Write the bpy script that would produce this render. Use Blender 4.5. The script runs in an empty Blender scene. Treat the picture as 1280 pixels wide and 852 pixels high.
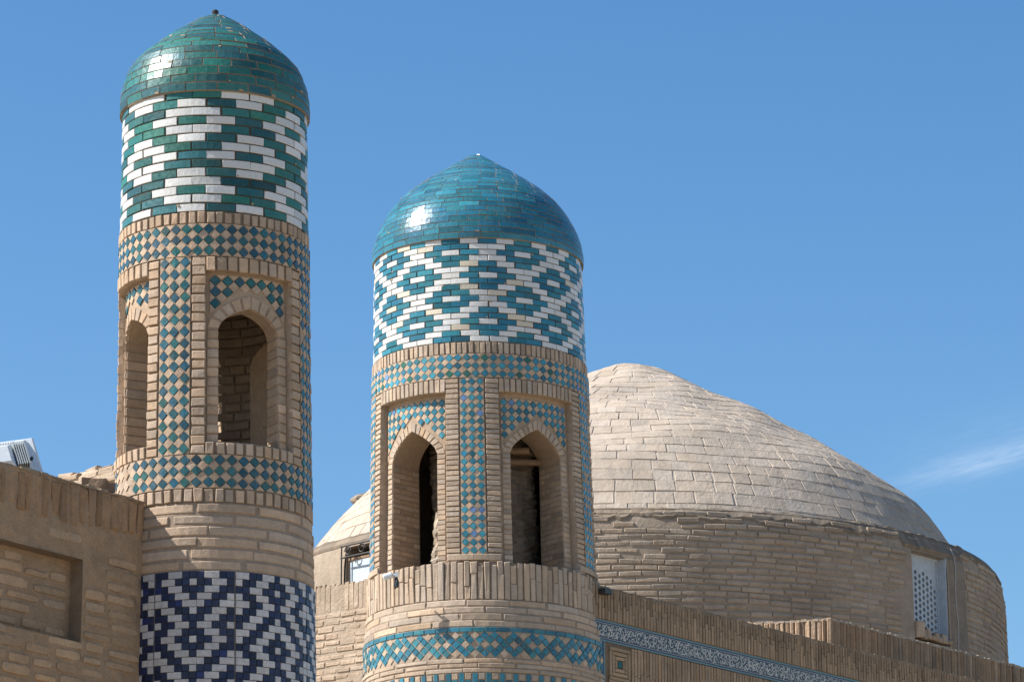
import bpy, math, random
from mathutils import Vector
from math import sin, cos, pi, radians, degrees, sqrt, atan2

random.seed(7)
RND = random.Random(11)
scene = bpy.context.scene
C = scene.collection

# ------------------------------------------------------------------ camera
EYE = 1.6
cam_d = bpy.data.cameras.new('camera')
cam = bpy.data.objects.new('camera', cam_d)
C.objects.link(cam)
cam.location = (0, 0, EYE)
cam.rotation_euler = (radians(90 + 15.1), 0, 0)
cam_d.sensor_width = 36.0
cam_d.lens = 5000.0 / 1280.0 * 36.0
cam_d.clip_start = 0.1
cam_d.clip_end = 20000
scene.camera = cam

# ------------------------------------------------------------------ light, sky
SUN_DIR = Vector((-0.9945, -0.1045, 0)).normalized()   # towards the sun, on the ground
SUN_EL = radians(43)
SKY_STRENGTH = 0.088
SUN_STRENGTH = 5.0
world = bpy.data.worlds.new('World')
scene.world = world
world.use_nodes = True
wn, wl = world.node_tree.nodes, world.node_tree.links
wn.clear()
w_out = wn.new('ShaderNodeOutputWorld')
w_bg = wn.new('ShaderNodeBackground')
w_bg.inputs['Strength'].default_value = SKY_STRENGTH
w_sky = wn.new('ShaderNodeTexSky')
w_sky.sky_type = 'NISHITA'
w_sky.sun_disc = False
w_sky.sun_elevation = SUN_EL
w_sky.sun_rotation = atan2(SUN_DIR.x, SUN_DIR.y)
w_sky.air_density = 1.0
w_sky.dust_density = 0.6
w_sky.ozone_density = 1.6
w_sky.altitude = 100


def wmath(op, a, b=None, c=None):
    n = wn.new('ShaderNodeMath')
    n.operation = op
    for i, v in enumerate((a, b, c)):
        if v is None:
            continue
        if isinstance(v, (int, float)):
            n.inputs[i].default_value = v
        else:
            wl.new(v, n.inputs[i])
    return n.outputs[0]


# a thin wisp of cirrus at a place in the sky (a direction, not a pixel)
cl_dir = Vector((0.1122, 0.9670, 0.2288)).normalized()
cl_u = Vector((0.0294, -0.0051, 0.00696))
cl_u = (cl_u - cl_dir * cl_u.dot(cl_dir)).normalized()
cl_v = cl_dir.cross(cl_u) * -1
if cl_v.z < 0:
    cl_v = -cl_v
tc = wn.new('ShaderNodeTexCoord')


def wdot(v):
    n = wn.new('ShaderNodeVectorMath')
    n.operation = 'DOT_PRODUCT'
    wl.new(tc.outputs['Generated'], n.inputs[0])
    n.inputs[1].default_value = tuple(v)
    return n.outputs['Value']


cu, cv = wdot(cl_u), wdot(cl_v)
comb = wn.new('ShaderNodeCombineXYZ')
wl.new(wmath('MULTIPLY', cu, 22.0), comb.inputs[0])
wl.new(wmath('MULTIPLY', cv, 150.0), comb.inputs[1])
cnz = wn.new('ShaderNodeTexNoise')
cnz.inputs['Scale'].default_value = 1.0
cnz.inputs['Detail'].default_value = 5.0
wl.new(comb.outputs[0], cnz.inputs['Vector'])
warp = wmath('MULTIPLY', wmath('SUBTRACT', cnz.outputs['Fac'], 0.5), 0.0045)
vv = wmath('ADD', cv, warp)
g_v = wmath('POWER', 2.71828, wmath('MULTIPLY', wmath('POWER', wmath('ABSOLUTE', wmath('DIVIDE', vv, 0.0026)), 2.0), -1.0))
g_v2 = wmath('MULTIPLY', wmath('POWER', 2.71828, wmath('MULTIPLY', wmath('POWER', wmath('ABSOLUTE', wmath('DIVIDE', wmath('SUBTRACT', vv, 0.003), 0.009)), 2.0), -1.0)), 0.28)
ramp_u = wn.new('ShaderNodeMapRange')
ramp_u.interpolation_type = 'SMOOTHSTEP'
ramp_u.inputs['From Min'].default_value = -0.030
ramp_u.inputs['From Max'].default_value = 0.010
wl.new(cu, ramp_u.inputs['Value'])
ramp_e = wn.new('ShaderNodeMapRange')
ramp_e.interpolation_type = 'SMOOTHSTEP'
ramp_e.inputs['From Min'].default_value = 0.09
ramp_e.inputs['From Max'].default_value = 0.02
wl.new(cu, ramp_e.inputs['Value'])
mask = wmath('MULTIPLY', wmath('MULTIPLY', wmath('ADD', g_v, g_v2), ramp_u.outputs[0]), ramp_e.outputs[0])
facing = wmath('GREATER_THAN', wdot(cl_dir), 0.5)
comb2 = wn.new('ShaderNodeCombineXYZ')
wl.new(wmath('MULTIPLY', cu, 70.0), comb2.inputs[0])
wl.new(wmath('MULTIPLY', cv, 620.0), comb2.inputs[1])
cn2 = wn.new('ShaderNodeTexNoise')
cn2.inputs['Scale'].default_value = 1.0
cn2.inputs['Detail'].default_value = 8.0
cn2.inputs['Roughness'].default_value = 0.65
cn2.inputs['Distortion'].default_value = 0.8
wl.new(comb2.outputs[0], cn2.inputs['Vector'])
fib = wn.new('ShaderNodeMapRange')
fib.inputs['From Min'].default_value = 0.28
fib.inputs['From Max'].default_value = 0.70
fib.inputs['To Min'].default_value = 0.35
fib.inputs['To Max'].default_value = 1.45
wl.new(cn2.outputs['Fac'], fib.inputs['Value'])
mask = wmath('MULTIPLY', mask, fib.outputs[0])
mask = wmath('MULTIPLY', wmath('MULTIPLY', mask, facing), 0.15)
w_mix = wn.new('ShaderNodeMix')
w_mix.data_type = 'RGBA'
w_mix.inputs['B'].default_value = (7.2, 7.8, 8.4, 1)
wl.new(mask, w_mix.inputs['Factor'])
w_hsv = wn.new('ShaderNodeHueSaturation')
w_hsv.inputs['Saturation'].default_value = 1.32
w_hsv.inputs['Value'].default_value = 1.0
wl.new(w_sky.outputs['Color'], w_hsv.inputs['Color'])
wl.new(w_hsv.outputs['Color'], w_mix.inputs['A'])
wl.new(w_mix.outputs['Result'], w_bg.inputs['Color'])
wl.new(w_bg.outputs[0], w_out.inputs['Surface'])

sun_d = bpy.data.lights.new('sun', 'SUN')
sun_d.energy = SUN_STRENGTH
sun_d.angle = radians(0.5)
sun_d.color = (1.0, 0.965, 0.91)
sun = bpy.data.objects.new('sun', sun_d)
C.objects.link(sun)
sv = Vector((SUN_DIR.x * cos(SUN_EL), SUN_DIR.y * cos(SUN_EL), sin(SUN_EL)))
sun.rotation_euler = sv.to_track_quat('Z', 'Y').to_euler()

scene.view_settings.view_transform = 'Standard'
scene.view_settings.look = 'None'
scene.view_settings.exposure = 0.86
scene.view_settings.gamma = 1.0
scene.view_settings.use_curve_mapping = False


# ------------------------------------------------------------------ materials
def new_mat(name):
    m = bpy.data.materials.new(name)
    m.use_nodes = True
    n, l = m.node_tree.nodes, m.node_tree.links
    return m, n, l, n['Principled BSDF']


def mth(n, l, op, a, b):
    k = n.new('ShaderNodeMath')
    k.operation = op
    for i, v in enumerate((a, b)):
        if isinstance(v, (int, float)):
            k.inputs[i].default_value = v
        else:
            l.new(v, k.inputs[i])
    return k.outputs[0]


def noise(n, l, vec, scale, detail=4.0, rough=0.6, dist=0.0):
    k = n.new('ShaderNodeTexNoise')
    k.inputs['Scale'].default_value = scale
    k.inputs['Detail'].default_value = detail
    k.inputs['Roughness'].default_value = rough
    k.inputs['Distortion'].default_value = dist
    l.new(vec, k.inputs['Vector'])
    return k.outputs['Fac']


def maprange(n, l, v, a, b, c, d):
    k = n.new('ShaderNodeMapRange')
    for nm, x in (('From Min', a), ('From Max', b), ('To Min', c), ('To Max', d)):
        k.inputs[nm].default_value = x
    l.new(v, k.inputs['Value'])
    return k.outputs[0]


def mixc(n, l, f, a, b, mode='MIX'):
    k = n.new('ShaderNodeMix')
    k.data_type = 'RGBA'
    k.blend_type = mode
    for nm, v in (('Factor', f), ('A', a), ('B', b)):
        s = [x for x in k.inputs if x.name == nm and (x.type == ('VALUE' if nm == 'Factor' else 'RGBA'))][0]
        if isinstance(v, (int, float)):
            s.default_value = v
        elif isinstance(v, tuple):
            s.default_value = v if len(v) == 4 else (*v, 1)
        else:
            l.new(v, s)
    return [x for x in k.outputs if x.type == 'RGBA'][0]


def earthen(name, stain=(0.16, 0.125, 0.095), stain_amt=0.35, grain=55.0, bump=0.5, big=1.3, dist=0.01,
            blotch=0.5, light_amt=0.0, wash=(0.885, 0.87, 0.85)):
    """fired brick, mortar and mud plaster: own colour from the mesh, mottled by dirt, pitted by a bump"""
    m, n, l, p = new_mat(name)
    geo = n.new('ShaderNodeNewGeometry')
    at = n.new('ShaderNodeAttribute')
    at.attribute_name = 'Col'
    pos = geo.outputs['Position']
    f1 = noise(n, l, pos, grain, 6, 0.7)
    f2 = noise(n, l, pos, grain * 0.22, 4, 0.6)
    f3 = noise(n, l, pos, big, 5, 0.65, 0.6)
    g = maprange(n, l, f1, 0.25, 0.75, 1 - 0.32 * blotch, 1 + 0.32 * blotch)
    g2 = maprange(n, l, f2, 0.25, 0.75, 1 - 0.26 * blotch, 1 + 0.26 * blotch)
    gg = mth(n, l, 'MULTIPLY', g, g2)
    gc = n.new('ShaderNodeCombineXYZ')
    for i in range(3):
        l.new(mth(n, l, 'MULTIPLY', gg, wash[i]), gc.inputs[i])
    c = mixc(n, l, 1.0, at.outputs['Color'], gc.outputs[0], 'MULTIPLY')
    d = maprange(n, l, f3, 0.48, 0.74, 0.0, stain_amt)
    c = mixc(n, l, d, c, stain)
    if light_amt:
        f4 = noise(n, l, pos, big * 2.6, 6, 0.7, 0.4)
        c = mixc(n, l, maprange(n, l, f4, 0.55, 0.72, 0.0, light_amt), c, (0.50, 0.43, 0.35))
    l.new(c, p.inputs['Base Color'])
    p.inputs['Roughness'].default_value = 0.92
    p.inputs['Specular IOR Level'].default_value = 0.2
    b = n.new('ShaderNodeBump')
    b.inputs['Strength'].default_value = bump
    b.inputs['Distance'].default_value = dist
    hsum = mth(n, l, 'ADD', f1, mth(n, l, 'MULTIPLY', f2, 1.5))
    l.new(hsum, b.inputs['Height'])
    l.new(b.outputs[0], p.inputs['Normal'])
    return m


def glazed(name, rough=0.16, wob=0.25, dirt=0.25, dirt_col=(0.30, 0.24, 0.17), spec=0.5, scale=30.0, streak=0.22):
    """glazed tile: colour from the mesh, hand-made unevenness in colour and surface, dusty spots"""
    m, n, l, p = new_mat(name)
    geo = n.new('ShaderNodeNewGeometry')
    at = n.new('ShaderNodeAttribute')
    at.attribute_name = 'Col'
    pos = geo.outputs['Position']
    f1 = noise(n, l, pos, scale, 4, 0.6)
    f2 = noise(n, l, pos, scale * 4.5, 5, 0.7)
    f3 = noise(n, l, pos, 3.1, 5, 0.7, 0.5)
    g = maprange(n, l, f1, 0.25, 0.75, 1 - streak, 1 + streak)
    gc = n.new('ShaderNodeCombineXYZ')
    for i in range(3):
        l.new(g, gc.inputs[i])
    c = mixc(n, l, 1.0, at.outputs['Color'], gc.outputs[0], 'MULTIPLY')
    dd = mth(n, l, 'MULTIPLY', maprange(n, l, f2, 0.58, 0.74, 0.0, 1.0), maprange(n, l, f3, 0.40, 0.66, 0.15, 1.0))
    c = mixc(n, l, mth(n, l, 'MULTIPLY', dd, dirt), c, dirt_col)
    film = maprange(n, l, f3, 0.35, 0.75, 0.0, dirt * 0.35)
    c = mixc(n, l, film, c, dirt_col)
    l.new(c, p.inputs['Base Color'])
    r = mth(n, l, 'ADD', maprange(n, l, f1, 0.2, 0.8, rough * 0.7, rough * 1.5), mth(n, l, 'MULTIPLY', dd, 0.5))
    l.new(r, p.inputs['Roughness'])
    p.inputs['Specular IOR Level'].default_value = spec
    b = n.new('ShaderNodeBump')
    b.inputs['Strength'].default_value = wob
    b.inputs['Distance'].default_value = 0.012
    l.new(mth(n, l, 'ADD', f1, mth(n, l, 'MULTIPLY', f2, 0.12)), b.inputs['Height'])
    l.new(b.outputs[0], p.inputs['Normal'])
    return m


def plain(name, col, rough=0.5, metal=0.0, var=0.12, scale=20.0, bump=0.1):
    m, n, l, p = new_mat(name)
    geo = n.new('ShaderNodeNewGeometry')
    f = noise(n, l, geo.outputs['Position'], scale, 5, 0.65)
    g = maprange(n, l, f, 0.25, 0.75, 1 - var, 1 + var)
    gc = n.new('ShaderNodeCombineXYZ')
    for i in range(3):
        l.new(g, gc.inputs[i])
    l.new(mixc(n, l, 1.0, col, gc.outputs[0], 'MULTIPLY'), p.inputs['Base Color'])
    p.inputs['Roughness'].default_value = rough
    p.inputs['Metallic'].default_value = metal
    b = n.new('ShaderNodeBump')
    b.inputs['Strength'].default_value = bump
    b.inputs['Distance'].default_value = 0.004
    l.new(f, b.inputs['Height'])
    l.new(b.outputs[0], p.inputs['Normal'])
    return m


M_BRICK = earthen('buff_brick', stain_amt=0.30)
M_OLD = earthen('weathered_brick', stain=(0.17, 0.135, 0.105), stain_amt=0.55, grain=26, bump=0.7, big=0.55, dist=0.02,
                light_amt=0.25)
M_DOME = earthen('dome_brick', stain=(0.21, 0.175, 0.14), stain_amt=0.6, grain=20, bump=0.7, big=0.42, dist=0.025, wash=(0.845, 0.835, 0.835),
                 light_amt=0.35, blotch=0.4)
M_WALL = earthen('brown_brick', wash=(0.91, 0.855, 0.785), stain=(0.13, 0.10, 0.075), stain_amt=0.45, grain=40, bump=0.8, big=1.6, dist=0.02, light_amt=0.15)
M_GLAZE1 = glazed('green_glaze', rough=0.33, wob=0.25, dirt=0.32, spec=0.36)
M_GLAZE2 = glazed('turquoise_glaze', rough=0.20, wob=0.12, dirt=0.26, scale=24)
M_WHITE = glazed('white_glaze', rough=0.28, wob=0.3, dirt=0.42, dirt_col=(0.36, 0.30, 0.22), streak=0.07)
M_MOSAIC = glazed('mosaic_glaze', rough=0.22, wob=0.4, dirt=0.35)
M_NAVY = glazed('navy_glaze', rough=0.35, wob=0.2, dirt=0.25, dirt_col=(0.22, 0.20, 0.19), spec=0.35)
M_MAJOLICA = glazed('painted_tile', rough=0.30, wob=0.12, dirt=0.3, dirt_col=(0.25, 0.22, 0.18), spec=0.4)
M_METAL = plain('dark_iron', (0.045, 0.04, 0.038), 0.6, 0.6)
M_LAMP = plain('white_lamp_shell', (0.62, 0.65, 0.66), 0.4)
M_LAMPG = plain('grey_lamp_fins', (0.34, 0.37, 0.38), 0.45)
M_BLACK = plain('black_plastic', (0.025, 0.028, 0.03), 0.45)
M_WOOD = plain('old_timber', (0.22, 0.14, 0.08), 0.8, var=0.3)
M_GANCH = plain('white_plaster_lattice', (0.40, 0.45, 0.49), 0.75, var=0.16, scale=12)
M_GREYPLASTER = earthen('grey_plaster', stain=(0.13, 0.115, 0.10), stain_amt=0.5, grain=16, bump=0.4, big=1.2)

BRICK = (0.460, 0.345, 0.250)
SHADED_MORTAR = (0.235, 0.175, 0.125)  # mortar with the shadow of deep joints put into its colour
MORTAR_L = (0.40, 0.315, 0.24)


def tint(c, s=0.10, h=0.05, rnd=RND):
    k = 1 + rnd.gauss(0, s)
    k = max(0.55, min(1.4, k))
    w = rnd.gauss(0, h * 0.6)
    return (max(0.004, c[0] * k * (1 + w)), max(0.004, c[1] * k), max(0.004, c[2] * k * (1 - w * 1.3)))


# ------------------------------------------------------------------ mesh collecting
class MB:
    def __init__(self):
        self.v, self.f, self.c, self.m = [], [], [], []

    def vert(self, p):
        self.v.append(tuple(p))
        return len(self.v) - 1

    def face(self, idx, col, mat=0):
        self.f.append(tuple(idx))
        self.c.append(col)
        self.m.append(mat)

    def quad(self, a, b, c, d, col, mat=0):
        i = [self.vert(x) for x in (a, b, c, d)]
        self.face(i, col, mat)

    def box(self, lo, hi, col=(0.5, 0.5, 0.5), mat=0, tf=None):
        x0, y0, z0 = lo
        x1, y1, z1 = hi
        P = [(x0, y0, z0), (x1, y0, z0), (x1, y1, z0), (x0, y1, z0), (x0, y0, z1), (x1, y0, z1), (x1, y1, z1), (x0, y1, z1)]
        if tf:
            P = [tf(*p) for p in P]
        i = [self.vert(p) for p in P]
        for q in ((0, 3, 2, 1), (4, 5, 6, 7), (0, 1, 5, 4), (1, 2, 6, 5), (2, 3, 7, 6), (3, 0, 4, 7)):
            self.face([i[k] for k in q], col, mat)

    def tube(self, pts, r, n=8, col=(0.5, 0.5, 0.5), mat=0, closed=True):
        pts = [Vector(p) for p in pts]
        rings = []
        for k, p in enumerate(pts):
            a = pts[max(0, k - 1)]
            b = pts[min(len(pts) - 1, k + 1)]
            t = (b - a).normalized()
            up = Vector((0, 0, 1)) if abs(t.z) < 0.9 else Vector((1, 0, 0))
            x = t.cross(up).normalized()
            y = t.cross(x).normalized()
            rr = r[k] if isinstance(r, (list, tuple)) else r
            rings.append([self.vert(p + x * rr * cos(2 * pi * j / n) + y * rr * sin(2 * pi * j / n)) for j in range(n)])
        for k in range(len(rings) - 1):
            for j in range(n):
                self.face((rings[k][j], rings[k][(j + 1) % n], rings[k + 1][(j + 1) % n], rings[k + 1][j]), col, mat)
        if closed:
            self.face(rings[0][::-1], col, mat)
            self.face(rings[-1], col, mat)

    def build(self, name, mats, parent=None, smooth=False):
        me = bpy.data.meshes.new(name)
        off = Vector((0, 0, 0))
        if parent is not None:
            off = world_loc(parent)
        me.from_pydata([(a - off.x, b - off.y, c - off.z) for a, b, c in self.v], [], self.f)
        if not isinstance(mats, (list, tuple)):
            mats = [mats]
        for m in mats:
            me.materials.append(m)
        me.polygons.foreach_set('material_index', self.m)
        at = me.color_attributes.new('Col', 'FLOAT_COLOR', 'CORNER')
        buf = []
        for f, c in zip(self.f, self.c):
            buf.extend((c[0], c[1], c[2], 1.0) * len(f))
        at.data.foreach_set('color', buf)
        if smooth:
            me.polygons.foreach_set('use_smooth', [True] * len(self.f))
        me.update()
        o = bpy.data.objects.new(name, me)
        C.objects.link(o)
        if parent is not None:
            o.parent = parent
        return o


def world_loc(o):
    v = Vector((0, 0, 0))
    while o is not None:
        v += o.location
        o = o.parent
    return v


def thing(name, label, cat, loc=(0, 0, 0), group=None):
    o = bpy.data.objects.new(name, None)
    C.objects.link(o)
    o.location = loc
    o.empty_display_size = 0.3
    o['label'] = label
    o['category'] = cat
    if group:
        o['group'] = group
    return o


def tag(o, label, cat, group=None):
    o['label'] = label
    o['category'] = cat
    if group:
        o['group'] = group
    return o


# a map turns (u, v, h) on a surface into a point; k = metres per unit of u
class Plane:
    def __init__(self, p, d, n):
        self.p, self.d, self.n, self.k = Vector(p), Vector(d).normalized(), Vector(n).normalized(), 1.0

    def __call__(self, u, v, h):
        q = self.p + self.d * u + self.n * h
        return (q.x, q.y, q.z + v)


class Tower:
    """u = degrees round the axis (0 faces the viewer's ground), v = height, h = radius; the axis leans a little"""
    def __init__(self, x, y, z0, shear, phi):
        self.x, self.y, self.z0, self.s, self.phi = x, y, z0, shear, phi
        self.k = 1.0

    def __call__(self, u, v, h):
        a = radians(u + self.phi)
        return (self.x + self.s * (v - self.z0) + h * sin(a), self.y - h * cos(a), v)


class Profile:
    """surface of revolution: u = degrees, v = arc length up from the rim, h = height above the surface"""
    def __init__(self, tower, pts):
        self.t = tower
        self.und = None
        pts = [Vector((r, z)) for r, z in pts]
        # dense Catmull-Rom
        d = []
        for i in range(len(pts) - 1):
            p0 = pts[i - 1] if i > 0 else pts[i] * 2 - pts[i + 1]
            p1, p2 = pts[i], pts[i + 1]
            p3 = pts[i + 2] if i + 2 < len(pts) else pts[i + 1] * 2 - pts[i]
            for k in range(12):
                t = k / 12
                d.append(0.5 * ((2 * p1) + (p2 - p0) * t + (2 * p0 - 5 * p1 + 4 * p2 - p3) * t * t + (3 * p1 - p0 - 3 * p2 + p3) * t ** 3))
        d.append(pts[-1])
        self.d = d
        self.s = [0.0]
        for i in range(1, len(d)):
            self.s.append(self.s[-1] + (d[i] - d[i - 1]).length)
        self.L = self.s[-1]
        self.k = 1.0

    def rz(self, v):
        v = max(0, min(self.L, v))
        lo, hi = 0, len(self.s) - 1
        while hi - lo > 1:
            m = (lo + hi) // 2
            if self.s[m] <= v:
                lo = m
            else:
                hi = m
        t = (v - self.s[lo]) / max(1e-9, self.s[hi] - self.s[lo])
        p = self.d[lo].lerp(self.d[hi], t)
        tg = (self.d[hi] - self.d[lo]).normalized()
        return p, Vector((tg.y, -tg.x))

    def __call__(self, u, v, h):
        p, n = self.rz(v)
        if self.und:
            h = h + self.und(u, v)
        q = p + n * h
        return self.t(u, q.y, max(0.0, q.x))


def rect(mb, M, u0, u1, v0, v1, h0, h1, b, col, n=1, mat=0, jit=0.0, tilt=0.0, dh=(0, 0), k=None, skew=None, side=None):
    """one brick or tile laid on a surface: sides, chamfer and face. dh lifts the low / high v edge. skew(u) shifts v."""
    k = k or M.k
    bu = min(b / k, (u1 - u0) * 0.3)
    bv = min(b, (v1 - v0) * 0.3)
    j = lambda: RND.uniform(-jit, jit)
    cu = [j() / k for _ in range(4)]
    cv = [j() for _ in range(4)]
    t4 = [RND.uniform(-tilt, tilt) for _ in range(4)]
    sk = skew or (lambda u: 0.0)

    def pt(a, s, h, inset, top):
        # a in 0..1 along u ; s 0/1 = v edge
        uu0 = u0 + (bu if inset else 0)
        uu1 = u1 - (bu if inset else 0)
        cl = cu[0 if s == 0 else 3]
        cr = cu[1 if s == 0 else 2]
        u = uu0 + (uu1 - uu0) * a + cl * (1 - a) + cr * a
        v = (v0 + (bv if inset else 0)) if s == 0 else (v1 - (bv if inset else 0))
        v += (cv[0] * (1 - a) + cv[1] * a) if s == 0 else (cv[3] * (1 - a) + cv[2] * a)
        v += sk(u)
        if top:
            h = h + (dh[0] if s == 0 else dh[1]) + ((t4[0] * (1 - a) + t4[1] * a) if s == 0 else (t4[3] * (1 - a) + t4[2] * a))
        return mb.vert(M(u, v, h))
    A = [i / n for i in range(n + 1)]

    def loop(h, inset, top):
        lo = [pt(a, 0, h, inset, top) for a in A]
        hi = [pt(a, 1, h, inset, top) for a in A]
        return lo, hi
    l0, u_0 = loop(h0, False, False)
    l1, u_1 = loop(h1 - b, False, True)
    l2, u_2 = loop(h1, True, True)
    for (la, ua), (lb, ub) in (((l0, u_0), (l1, u_1)), ((l1, u_1), (l2, u_2))):
        ra = la + ua[::-1]
        rb = lb + ub[::-1]
        q = len(ra)
        for i in range(q):
            mb.face((ra[i], ra[(i + 1) % q], rb[(i + 1) % q], rb[i]), side or col, 0 if side else mat)
    for i in range(n):
        mb.face((l2[i], l2[i + 1], u_2[i + 1], u_2[i]), col, mat)


def poly(mb, M, pts, h0, h1, b, col, mat=0, tilt=0.0):
    """a small tile with any outline in (u, v)"""
    cx = sum(p[0] for p in pts) / len(pts)
    cy = sum(p[1] for p in pts) / len(pts)
    t = [RND.uniform(-tilt, tilt) for _ in pts]
    s = 1 - b
    a = [mb.vert(M(u, v, h0)) for u, v in pts]
    c = [mb.vert(M(cx + (u - cx) * s, cy + (v - cy) * s, h1 + t[i])) for i, (u, v) in enumerate(pts)]
    q = len(pts)
    for i in range(q):
        mb.face((a[i], a[(i + 1) % q], c[(i + 1) % q], c[i]), col, mat)
    mb.face(c, col, mat)


def lathe(mb, M, prof, col, u0=0.0, u1=360.0, n=72, mat=0, cap_top=False, cap_bot=False):
    """prof = list of (z, r)"""
    full = abs(u1 - u0 - 360) < 1e-6
    cnt = n if full else n + 1
    rings = []
    for z, r in prof:
        rings.append([mb.vert(M(u0 + (u1 - u0) * i / n, z, r)) for i in range(cnt)])
    for a, b in zip(rings[:-1], rings[1:]):
        for i in range(n):
            j = (i + 1) % cnt
            mb.face((a[i], a[j], b[j], b[i]), col, mat)
    if cap_top:
        mb.face(rings[-1], col, mat)
    if cap_bot:
        mb.face(rings[0][::-1], col, mat)


def lerp_table(tab):
    tab = sorted(tab)

    def f(z):
        if z <= tab[0][0]:
            return tab[0][1]
        for (a, ra), (b, rb) in zip(tab[:-1], tab[1:]):
            if z <= b:
                return ra + (rb - ra) * (z - a) / (b - a)
        return tab[-1][1]
    return f


# ------------------------------------------------------------------ ground
gm = MB()
S = 6000
gm.quad((-S, -S, 0), (S, -S, 0), (S, S, 0), (-S, S, 0), (0.38, 0.31, 0.225))
ground = gm.build('ground', earthen('sandy_paving', stain_amt=0.3, grain=3.0, bump=0.3, big=0.08, wash=(1, 1, 1)))
ground['kind'] = 'structure'

# ------------------------------------------------------------------ pieces shared by both minarets
TEAL1 = [(0.014, 0.120, 0.110), (0.012, 0.096, 0.110), (0.014, 0.122, 0.096), (0.012, 0.086, 0.092)]
TURQ2 = [(0.020, 0.150, 0.208), (0.016, 0.128, 0.190), (0.023, 0.160, 0.202), (0.017, 0.136, 0.178)]


TEALM = [(0.010, 0.085, 0.098), (0.009, 0.074, 0.105), (0.010, 0.090, 0.088), (0.008, 0.060, 0.090)]
TURQM = [(0.028, 0.185, 0.255), (0.020, 0.155, 0.225), (0.034, 0.205, 0.265), (0.018, 0.140, 0.190)]


def pick(pal, s=0.14, h=0.04):
    return tint(RND.choice(pal), s, h)


def soldier_ring(M, R, z0, z1, count, name, parent, mat=M_BRICK, u0=0.0, u1=360.0, gap=0.24, prot=0.020, jit=0.004, bev=0.006, base=None):
    base = base or BRICK
    mb = MB()
    k = R * pi / 180
    lathe(mb, M, [(z0, R - prot - 0.10), (z0, R - prot), (z1, R - prot), (z1, R - prot - 0.10)], SHADED_MORTAR, u0, u1, max(24, count))
    st = (u1 - u0) / count
    for i in range(count):
        a = u0 + i * st + RND.uniform(-0.05, 0.05) * st
        rect(mb, M, a + st * gap / 2, a + st * (1 - gap / 2) + RND.uniform(-0.06, 0.04) * st, z0 + 0.004, z1 - 0.006 + RND.uniform(-0.006, 0.002),
             R - prot - 0.03, R + RND.uniform(-0.005, 0.004), bev, tint(base, 0.11, 0.05), 1, 0, jit, 0.003, k=k)
    return mb.build(name, mat, parent)


def diamond(mb, M, u, v, hu, hv, h0, h1, col, mat, b=0.10, tilt=0.002):
    poly(mb, M, [(u, v - hv), (u + hu, v), (u, v + hv), (u - hu, v)], h0, h1, b, col, mat, tilt)


def mosaic_patch(M, R, u0, u1, z0, z1, cols, rows, pal, name, parent, keep=None, wrap=False, missing=0.0, specials=None, drop=None, fill=0.95, base_sheet=True):
    """teal diamonds with buff brick diamonds between them"""
    mb = MB()
    Rf = R if callable(R) else (lambda z: R)
    du = (u1 - u0) / cols
    dz = (z1 - z0) / rows
    MM = lambda u, v, h: M(u, v, Rf(v) + h)
    if base_sheet:
        n = max(4, int((u1 - u0) / 5))
        for i in range(n):
            a, b = u0 + (u1 - u0) * i / n, u0 + (u1 - u0) * (i + 1) / n
            mb.quad(MM(a, z0, -0.009), MM(b, z0, -0.009), MM(b, z1, -0.009), MM(a, z1, -0.009), MORTAR_L, 0)
    for j in range(rows):
        for i in range(cols):
            u = u0 + (i + 0.5) * du
            v = z0 + (j + 0.5) * dz
            if keep and not keep(u, v):
                continue
            if drop and drop(u, v):
                continue
            if RND.random() < missing:
                continue
            col = pick(pal, 0.2, 0.05)
            if specials and RND.random() < specials[0]:
                col = tint(specials[1], 0.1, 0.02)
            diamond(mb, MM, u + RND.uniform(-.04, .04) * du, v + RND.uniform(-.04, .04) * dz, du * 0.5 * fill, dz * 0.5 * fill, -0.010, 0.001 + RND.uniform(-0.002, 0.002), col, 1)
    for j in range(rows + 1):
        for i in range(cols + (0 if wrap else 1)):
            u = u0 + i * du
            v = z0 + j * dz
            if keep and not keep(u, v):
                continue
            hu, hv = du * 0.5 * fill, dz * 0.5 * fill
            pts = [(u, v - hv), (u + hu, v), (u, v + hv), (u - hu, v)]
            pts = [(min(max(a, u0 + (0.04 * du if not wrap else -9)), u1 - (0.04 * du if not wrap else -9)), min(max(b, z0 + .02 * dz), z1 - .02 * dz)) for a, b in pts]
            q = []
            for p in pts:
                if not q or abs(p[0] - q[-1][0]) + abs(p[1] - q[-1][1]) > 1e-6:
                    q.append(p)
            if len(q) < 3:
                continue
            area = sum(q[t][0] * q[(t + 1) % len(q)][1] - q[(t + 1) % len(q)][0] * q[t][1] for t in range(len(q))) / 2
            if abs(area) < 0.1 * du * dz:
                continue
            poly(mb, MM, q, -0.010, -0.001 + RND.uniform(-0.003, 0.002), 0.10, tint((0.47, 0.355, 0.26), 0.08, 0.04), 0, 0.002)
    return mb.build(name, [M_BRICK, M_MOSAIC], parent)


DIAMOND_ROWS = [{0.5, 3.5}, {0, 2}, {1.5, 2.5}, {1, 3}, {1.5, 2.5}, {0, 2}, {0.5, 3.5}, {1, 3}]   # white tiles in each row, 8 rows x 4 tiles


DIAMOND_ROWS_B = [{1, 3}, {0.5, 3.5}, {0, 2}, {0.5, 3.5}, {1, 3}, {1.5, 2.5}, {0, 2}, {1.5, 2.5}]


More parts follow.
